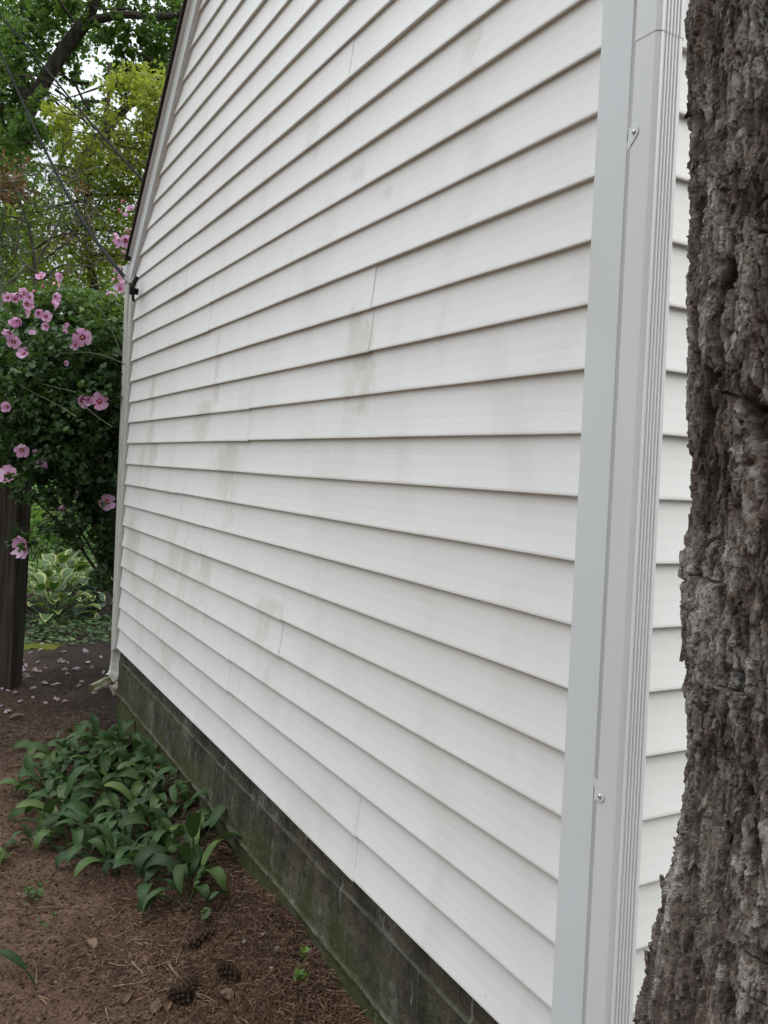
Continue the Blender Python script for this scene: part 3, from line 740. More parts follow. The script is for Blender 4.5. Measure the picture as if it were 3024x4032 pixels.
# ------------------------------------------------------------------ big maple, upper left
def px(*a): return [at(u, v, d) for u, v, d in a]
base = at(-160, 1600, 12.6); base[2] = 0
mt = thing('maple_tree', 'tall maple with a thick dark forked trunk leaning across the upper left sky', 'tree', base)
b = MB(); rng = np.random.default_rng(5)
tp = [base, base+np.array((.1, 0, 1.6))]+px((-60, 800, 12.5), (20, 600, 12.3), (110, 445, 12.2), (165, 330, 12.1), (210, 250, 12.0), (271, 165, 12.0), (330, 95, 12.0))
b.tube(spline(tp, 30), np.linspace(.17, .095, 30), 10, jag=.12)
b.tube(spline(px((322, 104, 12), (352, 60, 12), (372, 10, 11.9), (392, -90, 11.8), (420, -300, 11.6)), 14), np.linspace(.082, .055, 14), 9, jag=.12)
b.tube(spline(px((318, 112, 12), (360, 88, 11.9), (430, 62, 11.8), (520, 56, 11.7), (575, 66, 11.6), (640, 68, 11.5), (705, 60, 11.4), (800, 20, 11.2)), 18), np.linspace(.065, .035, 18), 9, jag=.12)
b.tube(spline(px((120, 440, 12.2), (85, 330, 12.4), (70, 200, 12.6), (95, 60, 12.8), (80, -150, 13)), 14), np.linspace(.075, .04, 14), 8, jag=.15)
b.tube(spline(px((10, 640, 12.3), (-40, 560, 12.3), (-120, 430, 12.2)), 8), np.linspace(.08, .05, 8), 8, jag=.15)
b.tube(spline(px((300, 700, 12.4), (340, 600, 12.5), (395, 545, 12.6), (450, 470, 12.6), (520, 400, 12.7), (600, 250, 12.8), (640, 150, 13)), 16), np.linspace(.09, .04, 16), 8, jag=.15)
for k in range(26):
    u, v = rng.uniform(0, 640), rng.uniform(20, 700); p = at(u, v, 12.2+rng.normal()*.5)
    branchy(b, p, p+rng.normal(size=3)*np.array((.7, .5, .5)), .022, .006, .3, 7, rng, 5)
b.build('trunk', M['treebark'], mt)
b = MB()
for (u, v, d, r, n) in [(30, 60, 12.6, .5, 900), (100, 150, 12.6, .42, 700), (30, 230, 12.5, .45, 900), (240, 40, 12.8, .42, 600), (150, 30, 12.6, .42, 700), (40, 360, 12.5, .42, 800), (20, 480, 12.4, .42, 700), (60, 250, 11.6, .28, 380), (40, 120, 11.5, .26, 320), (150, 90, 11.6, .2, 200), (240, 20, 11.6, .2, 200),
                        (280, 190, 12.9, .28, 260), (250, 260, 13, .22, 150), (440, 140, 12.6, .34, 420), (500, 170, 12.8, .3, 330), (560, 110, 12.6, .36, 380), (640, 150, 12.8, .40, 560), (610, 250, 12.6, .36, 420), (520, 15, 12.2, .25, 160), (690, 20, 12.4, .36, 360), (440, 20, 12.3, .24, 180), (400, 130, 11.7, .15, 90), (310, 60, 11.7, .16, 100), (480, 75, 11.5, .12, 60), (600, 80, 11.3, .14, 70),
                        (330, 150, 13, .3, 220), (480, 260, 13, .34, 330), (530, 330, 13, .32, 330), (440, 280, 13.2, .24, 150), (330, 330, 13.2, .22, 120), (360, 420, 13.2, .24, 130), (650, 320, 12.8, .32, 360), (120, 520, 12.4, .36, 520), (60, 620, 12.2, .42, 620), (230, 520, 12.8, .30, 220), (150, 400, 11.5, .20, 230), (100, 500, 11.4, .26, 320), (30, 560, 11.5, .25, 300),
                        (270, 590, 13.2, .34, 240), (200, 420, 13.3, .2, 60), (280, 430, 13.3, .22, 70), (400, 500, 13.4, .3, 120), (700, 120, 12.4, .45, 560), (-60, 250, 12, .5, 700), (-60, 480, 12, .5, 700), (250, -160, 12, 1.0, 1800), (600, -200, 12, 1.0, 1800), (900, 100, 12, 1.2, 1500), (900, -250, 12.5, 1.2, 1500)]:
    leaves(b, blob(at(u, v, d), r, int(n*1.0), rng, sub=14, tight=.26), .062, LEAF_MAPLE, .35, rng.uniform(.25, .85), rng=rng)
b.build('crown', M['leaf_big'], mt)

# ------------------------------------------------------------------ yellow-green tree in front of it
base = at(450, 1500, 9.2); base[2] = 0
yt = thing('honeylocust_tree', 'slender yellow-green tree with thin arching branches beside the roof edge', 'tree', base)
b = MB(); rng = np.random.default_rng(8)
b.tube(spline([base, base+np.array((-.02, .1, 1.2))]+px((385, 1150, 9.2), (340, 1000, 9.2), (345, 800, 9.2), (340, 690, 9.2), (365, 590, 9.3), (400, 520, 9.3), (440, 400, 9.4), (430, 250, 9.5)), 28), np.linspace(.075, .02, 28), 9, jag=.12)
for path in [((380, 560, 9.2), (440, 535, 9.1), (510, 528, 9), (570, 535, 8.9), (640, 570, 8.8)), ((400, 690, 9.1), (430, 640, 9.1), (470, 560, 9)), ((345, 900, 9.1), (420, 905, 9), (480, 925, 8.9), (560, 930, 8.9)), ((340, 790, 9.1), (250, 800, 9), (150, 840, 8.9), (90, 830, 8.8)),
             ((340, 760, 9.1), (420, 770, 9), (520, 765, 8.9), (600, 770, 8.8)), ((360, 1000, 9), (430, 1010, 8.9), (500, 1005, 8.8)), ((345, 850, 9), (270, 950, 8.9), (150, 1040, 8.8)), ((430, 450, 9.3), (520, 420, 9.2), (600, 390, 9.1)), ((350, 980, 9), (270, 900, 8.9), (230, 820, 8.9))]:
    b.tube(spline(px(*path), 12), np.linspace(.020, .007, 12), 6, jag=.2)
for k in range(60):
    u, v = rng.uniform(150, 640), rng.uniform(330, 1050); p = at(u, v, 9+rng.normal()*.3); branchy(b, p, p+rng.normal(size=3)*np.array((.45, .3, .25)), .008, .003, .4, 6, rng, 5)
b.build('trunk', M['darktwig'], yt)
b = MB()
for (u, v, d, r, n) in [(560, 330, 8.9, .26, 420), (500, 320, 9, .2, 240), (600, 400, 8.8, .28, 520), (600, 480, 8.8, .25, 420), (560, 560, 8.8, .28, 420), (420, 340, 9.2, .16, 120), (230, 470, 9, .22, 260), (300, 520, 9, .26, 300), (450, 470, 9.2, .2, 160), (520, 620, 8.8, .28, 420), (420, 590, 9, .26, 300), (330, 620, 9.1, .3, 320), (470, 690, 8.9, .3, 420), (560, 720, 8.8, .3, 420),
                        (390, 720, 9, .3, 320), (290, 720, 9.1, .3, 320), (480, 800, 8.9, .3, 320), (400, 850, 9, .3, 360), (300, 860, 9.1, .3, 320), (500, 900, 8.8, .3, 360), (200, 900, 9.2, .35, 420), (100, 950, 9.3, .35, 300), (380, 960, 9, .3, 360), (480, 1010, 8.9, .3, 420), (280, 1000, 9.1, .35, 420), (180, 1040, 9.2, .35, 320), (60, 1060, 9.2, .3, 260), (640, 560, 8.7, .3, 420), (680, 420, 8.8, .35, 420), (700, 700, 8.8, .4, 500), (60, 860, 9.3, .35, 240), (400, 1080, 9.2, .35, 420), (250, 1120, 9.4, .4, 420)]:
    leaves(b, blob(at(u, v, d), r, n, rng, sub=12), .050, LEAF_OVAL, .3, .25+.35*(v < 640)+rng.uniform(0, .3), rng=rng)
b.build('crown', M['leaf_yellow'], yt)

# ------------------------------------------------------------------ half-bare tree with dying leaves
base = at(30, 1600, 8.2); base[2] = 0
dt = thing('dogwood_tree', 'half-bare small tree of tangled grey branches with a few brown leaves', 'tree', base)
b = MB(); rng = np.random.default_rng(14)
b.tube(spline([base]+px((120, 1300, 8.2), (150, 1120, 8.2), (130, 930, 8.2), (112, 860, 8.2), (70, 760, 8.2), (20, 690, 8.3)), 22), np.linspace(.042, .014, 22), 8, jag=.15)
for path in [((165, 1090, 8.1), (100, 1040, 8), (60, 1000, 8), (20, 960, 7.9), (-40, 930, 7.8)), ((120, 890, 8.1), (80, 860, 8.1), (0, 845, 8)), ((140, 980, 8.1), (210, 930, 8), (290, 915, 8), (350, 925, 7.9), (440, 930, 7.9)), ((170, 1100, 8), (240, 1040, 7.9), (330, 1045, 7.9), (400, 1055, 7.8)),
             ((60, 1000, 8), (75, 950, 8), (65, 880, 8.1)), ((150, 1020, 8), (190, 960, 8), (240, 850, 8.1), (300, 800, 8.1)), ((100, 1045, 7.9), (60, 1090, 7.8), (10, 1130, 7.7)), ((330, 1045, 7.9), (310, 1090, 7.8), (320, 1140, 7.8))]:
    b.tube(spline(px(*path), 12), np.linspace(.013, .004, 12), 6, jag=.25)
for k in range(110):
    u, v = rng.uniform(-60, 420), rng.uniform(640, 1100); p = at(u, v, 8+rng.normal()*.25); branchy(b, p, p+rng.normal(size=3)*np.array((.35, .2, .25)), .006, .0022, .5, 6, rng, 4)
b.build('trunk', M['dogbark'], dt)
b = MB()
for (u, v, r, n) in [(30, 690, .25, 260), (60, 740, .2, 120), (10, 760, .22, 160), (260, 940, .08, 30), (330, 740, .1, 40)]:
    leaves(b, blob(at(u, v, 8.1), r, n, rng), .045, LEAF_OVAL, .2, .5, rng=rng)
for (u, v, r, n) in [(150, 760, .3, 120), (60, 860, .3, 130), (200, 860, .3, 120), (100, 960, .3, 120), (10, 980, .3, 160), (60, 1120, .25, 160), (30, 900, .3, 160)]:
    leaves(b, blob(at(u, v, 8.2), r, n, rng), .042, LEAF_OVAL, .2, .5, rng=rng, slot=1)
b.build('crown', [M['leaf_brown'], M['leaf_wood']], dt)

# grey trunk at the left edge
base = at(-6, 2000, 9.0); base[2] = 0
gt = thing('grey_tree', 'pale grey tree trunk seen at the left edge behind the shrub', 'tree', base)
b = MB(); b.tube(spline([base, at(-6, 1700, 9), at(-2, 1400, 9), at(-12, 1100, 9), at(-60, 700, 9), at(-90, 200, 9.1)], 24), np.linspace(.10, .07, 24), 12, jag=.1); b.build('trunk', M['greybark'], gt)
b = MB()
for (u, v, r, n) in [(-90, 300, .4, 300), (-60, 100, .5, 400), (-120, 600, .4, 300), (-100, -200, .6, 500)]: leaves(b, blob(at(u, v, 9.3), r, n, rng), .06, LEAF_OVAL, .3, .4, rng=rng)
b.build('crown', M['leaf_wood'], gt)

# ------------------------------------------------------------------ rose of Sharon
base = at(560, 2560, 6.7); base[2] = 0
sh = thing('rose_of_sharon', 'dark green rose of Sharon shrub full of pink flowers beyond the house corner', 'shrub', base)
b = MB(); rng = np.random.default_rng(33)
stems = []
for tgt in [(60, 1400, 5.9), (130, 1100, 6.2), (240, 1090, 6.1), (330, 1120, 6.2), (150, 1250, 6.0), (260, 1150, 6.1), (380, 1180, 6.0), (470, 1120, 6.2), (200, 1550, 5.7), (80, 1650, 5.8), (330, 1500, 5.6), (420, 1350, 5.6), (260, 1750, 5.7), (120, 1850, 5.7), (380, 1850, 5.7), (420, 2000, 5.8), (300, 2050, 5.9), (60, 1500, 6.4), (560, 1300, 6.2), (700, 1300, 6.6), (40, 1880, 5.5)]:
    e = at(*tgt); m = base*.45+e*.55; m[2] = base[2]*.3+e[2]*.75; m[:2] += rng.normal(size=2)*.08
    P_ = spline([base+rng.normal(size=3)*np.array((.08, .08, 0)), base*.75+e*.25+np.array((0, 0, .25)), m, e], 22); b.tube(P_, np.linspace(.018, .004, 22), 6, jag=.15); stems.append(P_)
for k in range(120):
    P_ = stems[rng.integers(len(stems))]; p = P_[rng.integers(9, 22)]; q = p+rng.normal(size=3)*np.array((.22, .18, .12))+np.array((-.05, -.08, -.03)); branchy(b, p, q, .005, .002, .25, 7, rng, 5)
for path in [((490, 1435, 5.2), (420, 1400, 5.25), (330, 1385, 5.3), (220, 1395, 5.4), (130, 1420, 5.5)), ((480, 1400, 5.2), (440, 1300, 5.25), (400, 1220, 5.3), (350, 1190, 5.4)), ((300, 1640, 5.2), (220, 1590, 5.3), (120, 1540, 5.4), (80, 1515, 5.5)), ((440, 1680, 5.2), (380, 1640, 5.2), (300, 1570, 5.3)), ((300, 1545, 5.3), (240, 1530, 5.3), (160, 1510, 5.4))]:
    b.tube(spline(px(*path), 14), np.linspace(.0042, .002, 14), 6, tone=1)
b.build('stems', M['greentwig'], sh, smooth_=True)
b = MB()
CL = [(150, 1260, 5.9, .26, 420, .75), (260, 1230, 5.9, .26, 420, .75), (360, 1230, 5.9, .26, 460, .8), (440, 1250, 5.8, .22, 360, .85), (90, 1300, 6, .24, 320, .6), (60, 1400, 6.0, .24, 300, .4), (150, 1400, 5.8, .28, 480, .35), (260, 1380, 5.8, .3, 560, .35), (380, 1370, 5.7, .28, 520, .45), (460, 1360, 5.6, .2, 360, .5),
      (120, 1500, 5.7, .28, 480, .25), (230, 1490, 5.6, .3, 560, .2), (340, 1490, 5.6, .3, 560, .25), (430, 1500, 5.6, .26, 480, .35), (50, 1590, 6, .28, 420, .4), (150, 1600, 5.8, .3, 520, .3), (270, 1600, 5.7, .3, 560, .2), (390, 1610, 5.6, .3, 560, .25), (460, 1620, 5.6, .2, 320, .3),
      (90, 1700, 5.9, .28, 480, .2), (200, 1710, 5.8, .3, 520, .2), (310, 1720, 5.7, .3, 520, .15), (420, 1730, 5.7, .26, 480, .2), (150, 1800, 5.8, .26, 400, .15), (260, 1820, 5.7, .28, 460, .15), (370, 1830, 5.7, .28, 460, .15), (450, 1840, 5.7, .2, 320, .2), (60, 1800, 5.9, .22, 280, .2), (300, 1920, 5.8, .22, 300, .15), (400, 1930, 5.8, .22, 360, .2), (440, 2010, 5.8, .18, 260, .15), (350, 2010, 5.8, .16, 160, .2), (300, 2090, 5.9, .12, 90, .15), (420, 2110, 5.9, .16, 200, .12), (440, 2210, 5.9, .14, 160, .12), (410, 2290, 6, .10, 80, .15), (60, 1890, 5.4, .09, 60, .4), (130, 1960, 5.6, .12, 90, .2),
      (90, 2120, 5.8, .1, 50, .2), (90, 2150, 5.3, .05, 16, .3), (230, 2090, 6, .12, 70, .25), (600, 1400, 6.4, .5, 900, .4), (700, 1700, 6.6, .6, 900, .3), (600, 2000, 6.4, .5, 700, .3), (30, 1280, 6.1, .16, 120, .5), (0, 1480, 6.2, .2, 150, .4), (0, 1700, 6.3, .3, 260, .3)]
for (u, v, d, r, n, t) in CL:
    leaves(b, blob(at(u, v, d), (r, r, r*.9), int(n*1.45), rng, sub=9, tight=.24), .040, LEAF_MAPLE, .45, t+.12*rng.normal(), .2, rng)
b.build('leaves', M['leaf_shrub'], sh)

def flower_mesh(kind):
    rng = np.random.default_rng(100+kind); P_ = MB(); C_ = MB()
    cup = [.20, .55, .32, .85, 1.3][kind]
    for k in range(5):
        a0 = k*2*math.pi/5+rng.normal()*.08; rows = []
        for i, (r, wd) in enumerate(((.04, .05), (.25, .22), (.55, .40), (.82, .44), (1.0, .26))):
            row = []
            for j in range(5):
                s = (j-2)/2; h = cup*r*r*.8+.10*rng.normal()*r*r+.05*s*s*r
                rr = r-(.10*s*s if i == 4 else 0)+rng.normal()*.02
                rad_c = rr*math.cos(min(1.2, cup*.5)); 
                row.append((rad_c*math.cos(a0)-s*wd*math.sin(a0), rad_c*math.sin(a0)+s*wd*math.cos(a0), h))
            rows.append(row)
        P_.grid(np.array(rows)*.05, np.clip(.45+rng.normal()*.2+np.array([[0]*5, [0]*5, [.1]*5, [.25]*5, [.35]*5]), 0, 1))
        st = []
        for i, (r, wd) in enumerate(((.05, .06), (.20, .13), (.36, .03))):
            st.append([(r*math.cos(a0)-s*wd*math.sin(a0), r*math.sin(a0)+s*wd*math.cos(a0), cup*r*r*.8+.03) for s in (-1, 0, 1)])
        C_.grid(np.array(st)*.05, .5, 0)
    C_.tube([(0, 0, 0), (.001, 0, .008), (.001, .001, .019)], [.003, .0035, .0025], 7, slot=1)
    P_.tube([(0, 0, -.016), (0, 0, -.006), (0, 0, .001)], [.002, .006, .005], 6, tone=.2)
    return P_, C_
protos = []
for kd in range(5):
    P_, C_ = flower_mesh(kd)
    f = P_.build('flower', M['petal'], None, smooth_=True); c = C_.build('flower_eye', [M['petal_dark'], M['stamen']], None, smooth_=True)
    c.parent = f; protos.append([f, c, False])
FL = []
for (x, y, s) in [(540, 135, 100), (800, 130, 95), (100, 400, 130), (225, 360, 110), (315, 350, 150), (385, 400, 100), (350, 490, 115), (190, 425, 75), (390, 600, 105), (500, 600, 95), (600, 650, 150), (240, 710, 105), (195, 790, 115), (120, 860, 120), (180, 980, 175), (310, 1140, 120), (720, 390, 90), (770, 460, 95), (850, 760, 70), (870, 830, 60), (600, 780, 80), (420, 830, 80), (1080, 920, 240), (980, 1030, 90), (850, 1260, 60), (1530, 25, 75), (1550, 140, 120), (1500, 340, 120), (1570, 290, 110), (1500, 410, 90), (1430, 380, 80)]:
    FL.append((x/3.318, 1050+y/3.318, s/3.318))
for (x, y, s) in [(860, 1370, 38), (815, 1415, 30), (780, 1565, 70), (820, 1570, 66), (815, 1640, 30)]: FL.append((x/1.659, y/1.659, s/1.659))
for (x, y, s) in [(715, 1495, 95), (790, 1500, 70), (865, 1505, 155), (65, 1550, 70), (190, 1925, 90), (305, 1960, 50), (405, 2080, 95), (65, 2150, 120), (860, 2020, 55)]: FL.append((x/2.2114, 900+y/2.2114, s/2.2114))
for (x, y, s) in [(680, 325, 50), (535, 425, 50), (930, 390, 145), (210, 780, 145)]: FL.append((x/2.2114, 1800+y/2.2114, s/2.2114))
rng = np.random.default_rng(4)
OPEN = {4, 10, 14, 22, 38, 2, 47}
FACE = {22: (.12, -.3, .1), 38: (.05, -.3, .05), 14: (.35, -.2, -.05), 4: (.1, -.3, .1), 10: (.3, -.25, -.1), 2: (.2, -.3, .1)}
for i, (u, v, s) in enumerate(FL):
    d = 5.35 if v > 1000 else 5.9
    if u > 400: d = 5.75
    if v > 1750: d = 5.35 if u < 120 else 5.6
    k = 0 if i in (22, 38) else 2 if i in OPEN else [1, 3, 4, 1, 3][i % 5]
    f, c, used = protos[k]
    if used:
        f2 = f.copy(); COL.objects.link(f2); c2 = c.copy(); COL.objects.link(c2); c2.parent = f2; f = f2
    protos[k][2] = True
    pos = at(u, v, d); toc = (CAM-pos)/np.linalg.norm(CAM-pos)
    jit = np.array(FACE.get(i, (0, 0, 0)))*0
    dirn = toc+(rng.normal(size=3)*.22 if i in OPEN else rng.normal(size=3)*.9+np.array((-.3, -.2, -.15)))
    q = Vector(dirn).to_track_quat('Z', 'Y')
    sc = (s*d/FPX)/.098*(1.05 if i in OPEN else 1.5)
    f.parent = sh; f.location = Vector(pos)-sh.location; f.rotation_mode = 'QUATERNION'; f.rotation_quaternion = q @ Matrix.Rotation(rng.uniform(0, 6), 4, 'Z').to_quaternion(); f.scale = (sc,)*3
for f, c, used in protos:
    if not used: bpy.data.objects.remove(c); bpy.data.objects.remove(f)
bp = None
for (u, v) in [(480, 796), (470, 832), (503, 917), (167, 1130), (130, 1150), (211, 1118), (445, 1103), (232, 1127)]:
    if bp is None:
        bm_ = MB(); bm_.tube([(0, 0, -.012), (0, 0, 0), (0, 0, .012), (0, 0, .022)], [.003, .008, .0085, .002], 8, tone=np.repeat([1, .8, .2, .0], 8), cap=False); o = bp = bm_.build('flower_bud', M['bud'], None, smooth_=True)
    else: o = bp.copy(); COL.objects.link(o)
    o.parent = sh; o.location = Vector(at(u, v, 5.6))-sh.location; o.rotation_euler = (rng.uniform(-.8, .8), rng.uniform(-.8, .8), 0)

# ------------------------------------------------------------------ timber post
pb = gpt(68, 2700); ux = np.array([.875, -.483, 0])
po = thing('timber_post', 'dark weathered timber post with a grey board nailed along its left side', 'post', pb)
def oblong(b, c, hx, hy, z0, z1, n=26, jag=.004):
    rows = []
    for z in np.linspace(z0, z1, n):
        row = []
        for q in range(33):
            a = 2*math.pi*q/32; ca_, sa_ = math.cos(a), math.sin(a)
            ex = abs(ca_)**.4*(1 if ca_ > 0 else -1); ey = abs(sa_)**.4*(1 if sa_ > 0 else -1)
            k = math.sin(q*7.3)*jag+math.sin(q*3.1+z*2)*jag
            row.append((c[0]+ux[0]*(hx+k)*ex+.483*(hy+k)*ey, c[1]+ux[1]*(hx+k)*ex+.875*(hy+k)*ey, z))
        row[-1] = row[0]; rows.append(row)
    V = np.array(rows); b.grid(V); b.add(V[-1], [tuple(range(32))])
b = MB(); oblong(b, pb-ux*.100, .104, .09, -.1, 1.76); b.build('timber', M['post'], po, smooth_=False)
b = MB(); oblong(b, pb-ux*.190-np.array((.483, .875, 0))*.10, .012, .012, -.02, 1.74, jag=.001); b.build('board', M['greyboard'], po)  # pale strip added to stand for the post's lit left edge

# ------------------------------------------------------------------ hostas and other perennials beyond
def blade(b, root, az, ln, wd, rise, droop, nseg=8, nw=5, tone=.5, slot=0, edge=None, fold=.25, rng=RNG, stem=.0, twist=0.0, pointed=False):
    """one arching leaf: a grid swept along a curve, with a cupped section and an optional pale margin"""
    d = np.array([math.cos(az), math.sin(az), 0]); side = np.array([-math.sin(az), math.cos(az), 0])
    p = np.array(root, float); ang = rise; rows = []; cen = []
    step = ln/nseg
    if stem > 0:
        pts = [p.copy()]
        for k in range(4): p = p+(d*math.cos(ang)+np.array((0, 0, 1))*math.sin(ang))*stem/4; ang -= .06; pts.append(p.copy())
        b.tube(pts, [.0035, .003, .003, .0025, .002], 5, tone*.8, slot, cap=False)
    for i in range(nseg+1):
        t = i/nseg; prof = (math.sin(math.pi*min(1, (t*.94+.06))**.80))**.85 if t < 1 else 0.0
        if pointed: prof = 1.62*(t+.03)**.62*(1-t*.985)**.72
        prof = max(prof, .03); up = np.array((0, 0, 1))*math.cos(ang)-d*math.sin(ang)
        tw = twist*t; sd = side*math.cos(tw)+up*math.sin(tw); un = up*math.cos(tw)-side*math.sin(tw)
        rows.append([p+sd*(wd/2*prof*s)+un*(fold*wd*.5*prof*s*s+.02*wd*math.sin(t*9+s*3)) for s in np.linspace(-1, 1, nw)])
        p = p+(d*math.cos(ang)+np.array((0, 0, 1))*math.sin(ang))*step; ang -= droop/nseg*(.5+t)
    V = np.array(rows); a_, c_ = V.shape[:2]
    F = []; S = []
    for i in range(a_-1):
        for j in range(c_-1):
            F.append((i*c_+j, i*c_+j+1, (i+1)*c_+j+1, (i+1)*c_+j)); S.append(edge if edge is not None and (j in (0, c_-2) or i >= a_-2) else slot)
    b.add(V.reshape(-1, 3), F, tone, np.array(S))
def hosta(pos, label, n, ln, wd, mats, edge, seed, spread=.25, group=None):
    r = np.random.default_rng(seed); b = MB(); h = thing('hosta', label, 'hosta', pos, 'hostas beyond the house corner')
    for k in range(n):
        az = k*2.399+r.normal()*.2; t = k/n; rt = pos+np.array((math.cos(az), math.sin(az), 0))*spread*.25*t
        blade(b, rt, az, ln*r.uniform(.8, 1.15), wd*r.uniform(.85, 1.15), 1.35-1.0*t, 1.5+r.normal()*.2, 9, 9, r.random(), 0, edge, .22, r, stem=spread*r.uniform(.75, 1.2)*(1.1-.4*t))
    b.build('leaves', mats, h, smooth_=True)
hosta(gpt(200, 2440), 'leafy hosta with pale yellow leaf margins beside the dark post', 34, .20, .13, [M['leaf_hosta'], M['hosta_edge']], 1, 1, .34)
p_ = gpt(165, 2400); hosta(p_+np.array((.2, .35, 0)), 'taller yellow-margined hosta behind the front one', 34, .22, .15, [M['leaf_hosta'], M['hosta_edge']], 1, 2, .46)
hosta(gpt(355, 2410), 'dark blue-green hosta in the shade right of the margined hostas', 22, .18, .13, [M['leaf_hosta_blue'], M['leaf_hosta_blue']], None, 3, .28)
hosta(gpt(432, 2440), 'cream-streaked hosta peeking out from behind the downspout', 9, .20, .09, [M['leaf_hosta_blue'], M['hosta_edge']], 1, 4, .2)
def perennial(pos, label, h, rad, n, size, mat, seed, tm=LEAF_OVAL):
    r = np.random.default_rng(seed); t = thing('garden_plant', label, 'plant', pos, 'leafy plants behind the hostas')
    s = MB(); b = MB()
    for k in range(14):
        e = pos+np.array((r.normal()*rad*.6, r.normal()*rad*.6, h*r.uniform(.7, 1.05))); branchy(s, pos+r.normal(size=3)*np.array((.08, .08, 0)), e, .006, .003, .15, 7, r, 5)
        leaves(b, blob(e-np.array((0, 0, h*.25)), (rad*.5, rad*.5, h*.4), n//14, r, sub=6), size, tm, .55, r.random(), .2, r)
    s.build('stems', M['darktwig'], t); b.build('leaves', mat, t)
P0 = gpt(150, 2330); perennial(P0+np.array((0, .4, 0)), 'tall green leafy plant rising behind the hostas near the dark post', 1.05, .4, 700, .085, M['leaf_big'], 1)
p_ = gpt(270, 2400); hosta(p_+np.array((.1, .25, 0)), 'yellow-margined hosta between the front one and the dark blue one', 30, .19, .13, [M['leaf_hosta'], M['hosta_edge']], 1, 7, .4)
P0 = gpt(320, 2330); perennial(P0+np.array((0, .5, 0)), 'shadowy dense green plant under the drooping shrub branches', .85, .45, 800, .06, M['leaf_shrub'], 2)
P0 = gpt(240, 2200); perennial(P0+np.array((0, .6, 0)), 'bright lime-green plant at the edge of the lawn', 1.0, .45, 600, .08, M['leaf_lime'], 3)
P0 = gpt(300, 2180); perennial(P0+np.array((.1, 1.2, 0)), 'mid-green bushy plant behind the lime-green one', 1.3, .55, 1100, .075, M['leaf_big'], 8)
P0 = gpt(130, 2200); perennial(P0+np.array((0, .6, 0)), 'pale-leaved bushy plant left of the lime-green one', 1.3, .5, 900, .07, M['leaf_hosta'], 4)
P0 = gpt(420, 2250); perennial(P0+np.array((0, .4, 0)), 'grey-green fine-leaved plant behind the far downspout', 1.0, .4, 900, .045, M['leaf_hosta_blue'], 5)

# low ivy and weeds carpeting the bed edge
b = MB(); rng = np.random.default_rng(17)
for k in range(1500):
    u, v = rng.uniform(60, 480), rng.uniform(2440, 2545)
    if rng.random() < (v-2440)/150: continue
    p = gpt(u, v); leaves(b, [p+np.array((0, 0, rng.uniform(.005, .06)))], .045, LEAF_MAPLE if k % 3 else LEAF_OVAL, .75, rng.uniform(.1, .7), rng=rng)
tag(b.build('ground_ivy', M['leaf_shrub']), 'low green weeds and ivy in front of the hostas', 'ground cover', kind='stuff')
# moss cushions
for (u, v, lb) in [(108, 2546, 'yellow-green moss cushion on the soil beside the dark post'), (195, 2548, 'smaller mossy patch right of the moss cushion')]:
    p = gpt(u, v); b = MB(); r = np.random.default_rng(int(u)); n = 26
    V = np.zeros((n, 15, 3))
    for i in range(n):
        for j in range(15):
            a = 2*math.pi*i/(n-1); q = j/14; R_ = (.10+.02*math.sin(3*a)+.012*math.sin(7*a))*q
            V[i, j] = p+np.array((R_*1.3*math.cos(a), R_*math.sin(a), .028*(1-q*q)-.004+.006*r.random()*(q < .95 and q > 0)))
    V[-1] = V[0]; b.grid(V); tag(b.build('moss_patch', M['moss']), lb, 'moss')

# ------------------------------------------------------------------ clump of broad-leaved plants along the foundation
def rosette(seed, n, ln, wd):
    r = np.random.default_rng(seed); b = MB()
    for k in range(n):
        az = k*2.4+r.normal()*.35; t = k/max(1, n-1)
        blade(b, np.array((math.cos(az), math.sin(az), 0))*.012, az, ln*r.uniform(.75, 1.2), wd*r.uniform(.8, 1.2), 1.30-.80*t+r.normal()*.15, 2.3+r.normal()*.5, 10, 5, float(np.clip(.42+r.normal()*.30+(.5 if r.random() < .06 else 0), 0, 1)), 0, None, .26+r.normal()*.08, r, stem=r.uniform(.05, .11), twist=r.normal()*.6, pointed=True)
    return b
ros = [rosette(i, [6, 7, 5, 8, 6, 7][i], [.135, .13, .145, .12, .15, .135][i], [.066, .072, .062, .068, .064, .074][i]).build('broadleaf_plant', M['leaf_clump'], None, smooth_=True) for i in range(6)]
GR = 'broad-leaved plants along the foundation'
rng = np.random.default_rng(9); used = [False]*6
def put(k, p, rz, s, label, tilt=(0, 0)):
    o = ros[k] if not used[k] else ros[k].copy()
    if used[k]: COL.objects.link(o)
    used[k] = True; o.location = [float(c) for c in p]; o.rotation_euler = (tilt[0], tilt[1], rz); o.scale = (s,)*3
    return tag(o, label, 'plant', GR)
poly = [(150, 3160), (205, 3040), (240, 2970), (330, 2950), (470, 2940), (570, 2990), (660, 3080), (740, 3200), (800, 3330), (830, 3430), (770, 3500), (660, 3440), (560, 3420), (430, 3420), (330, 3380), (250, 3330), (250, 3290), (180, 3250)]
PW = [gpt(u, v)[:2] for u, v in poly]
def inside(x, y):
    c = False; j = len(PW)-1
    for i in range(len(PW)):
        (xi, yi), (xj, yj) = PW[i], PW[j]
        if (yi > y) != (yj > y) and x < (xj-xi)*(y-yi)/(yj-yi)+xi: c = not c
        j = i
    return c
mn = np.min(PW, 0); mx = np.max(PW, 0); placed = []
for _ in range(6000):
    x, y = rng.uniform(mn[0], mx[0]), rng.uniform(mn[1], mx[1])
    if not inside(x, y) or x > -.06: continue
    if any((x-a)**2+(y-c)**2 < .094**2 for a, c in placed): continue
    placed.append((x, y))
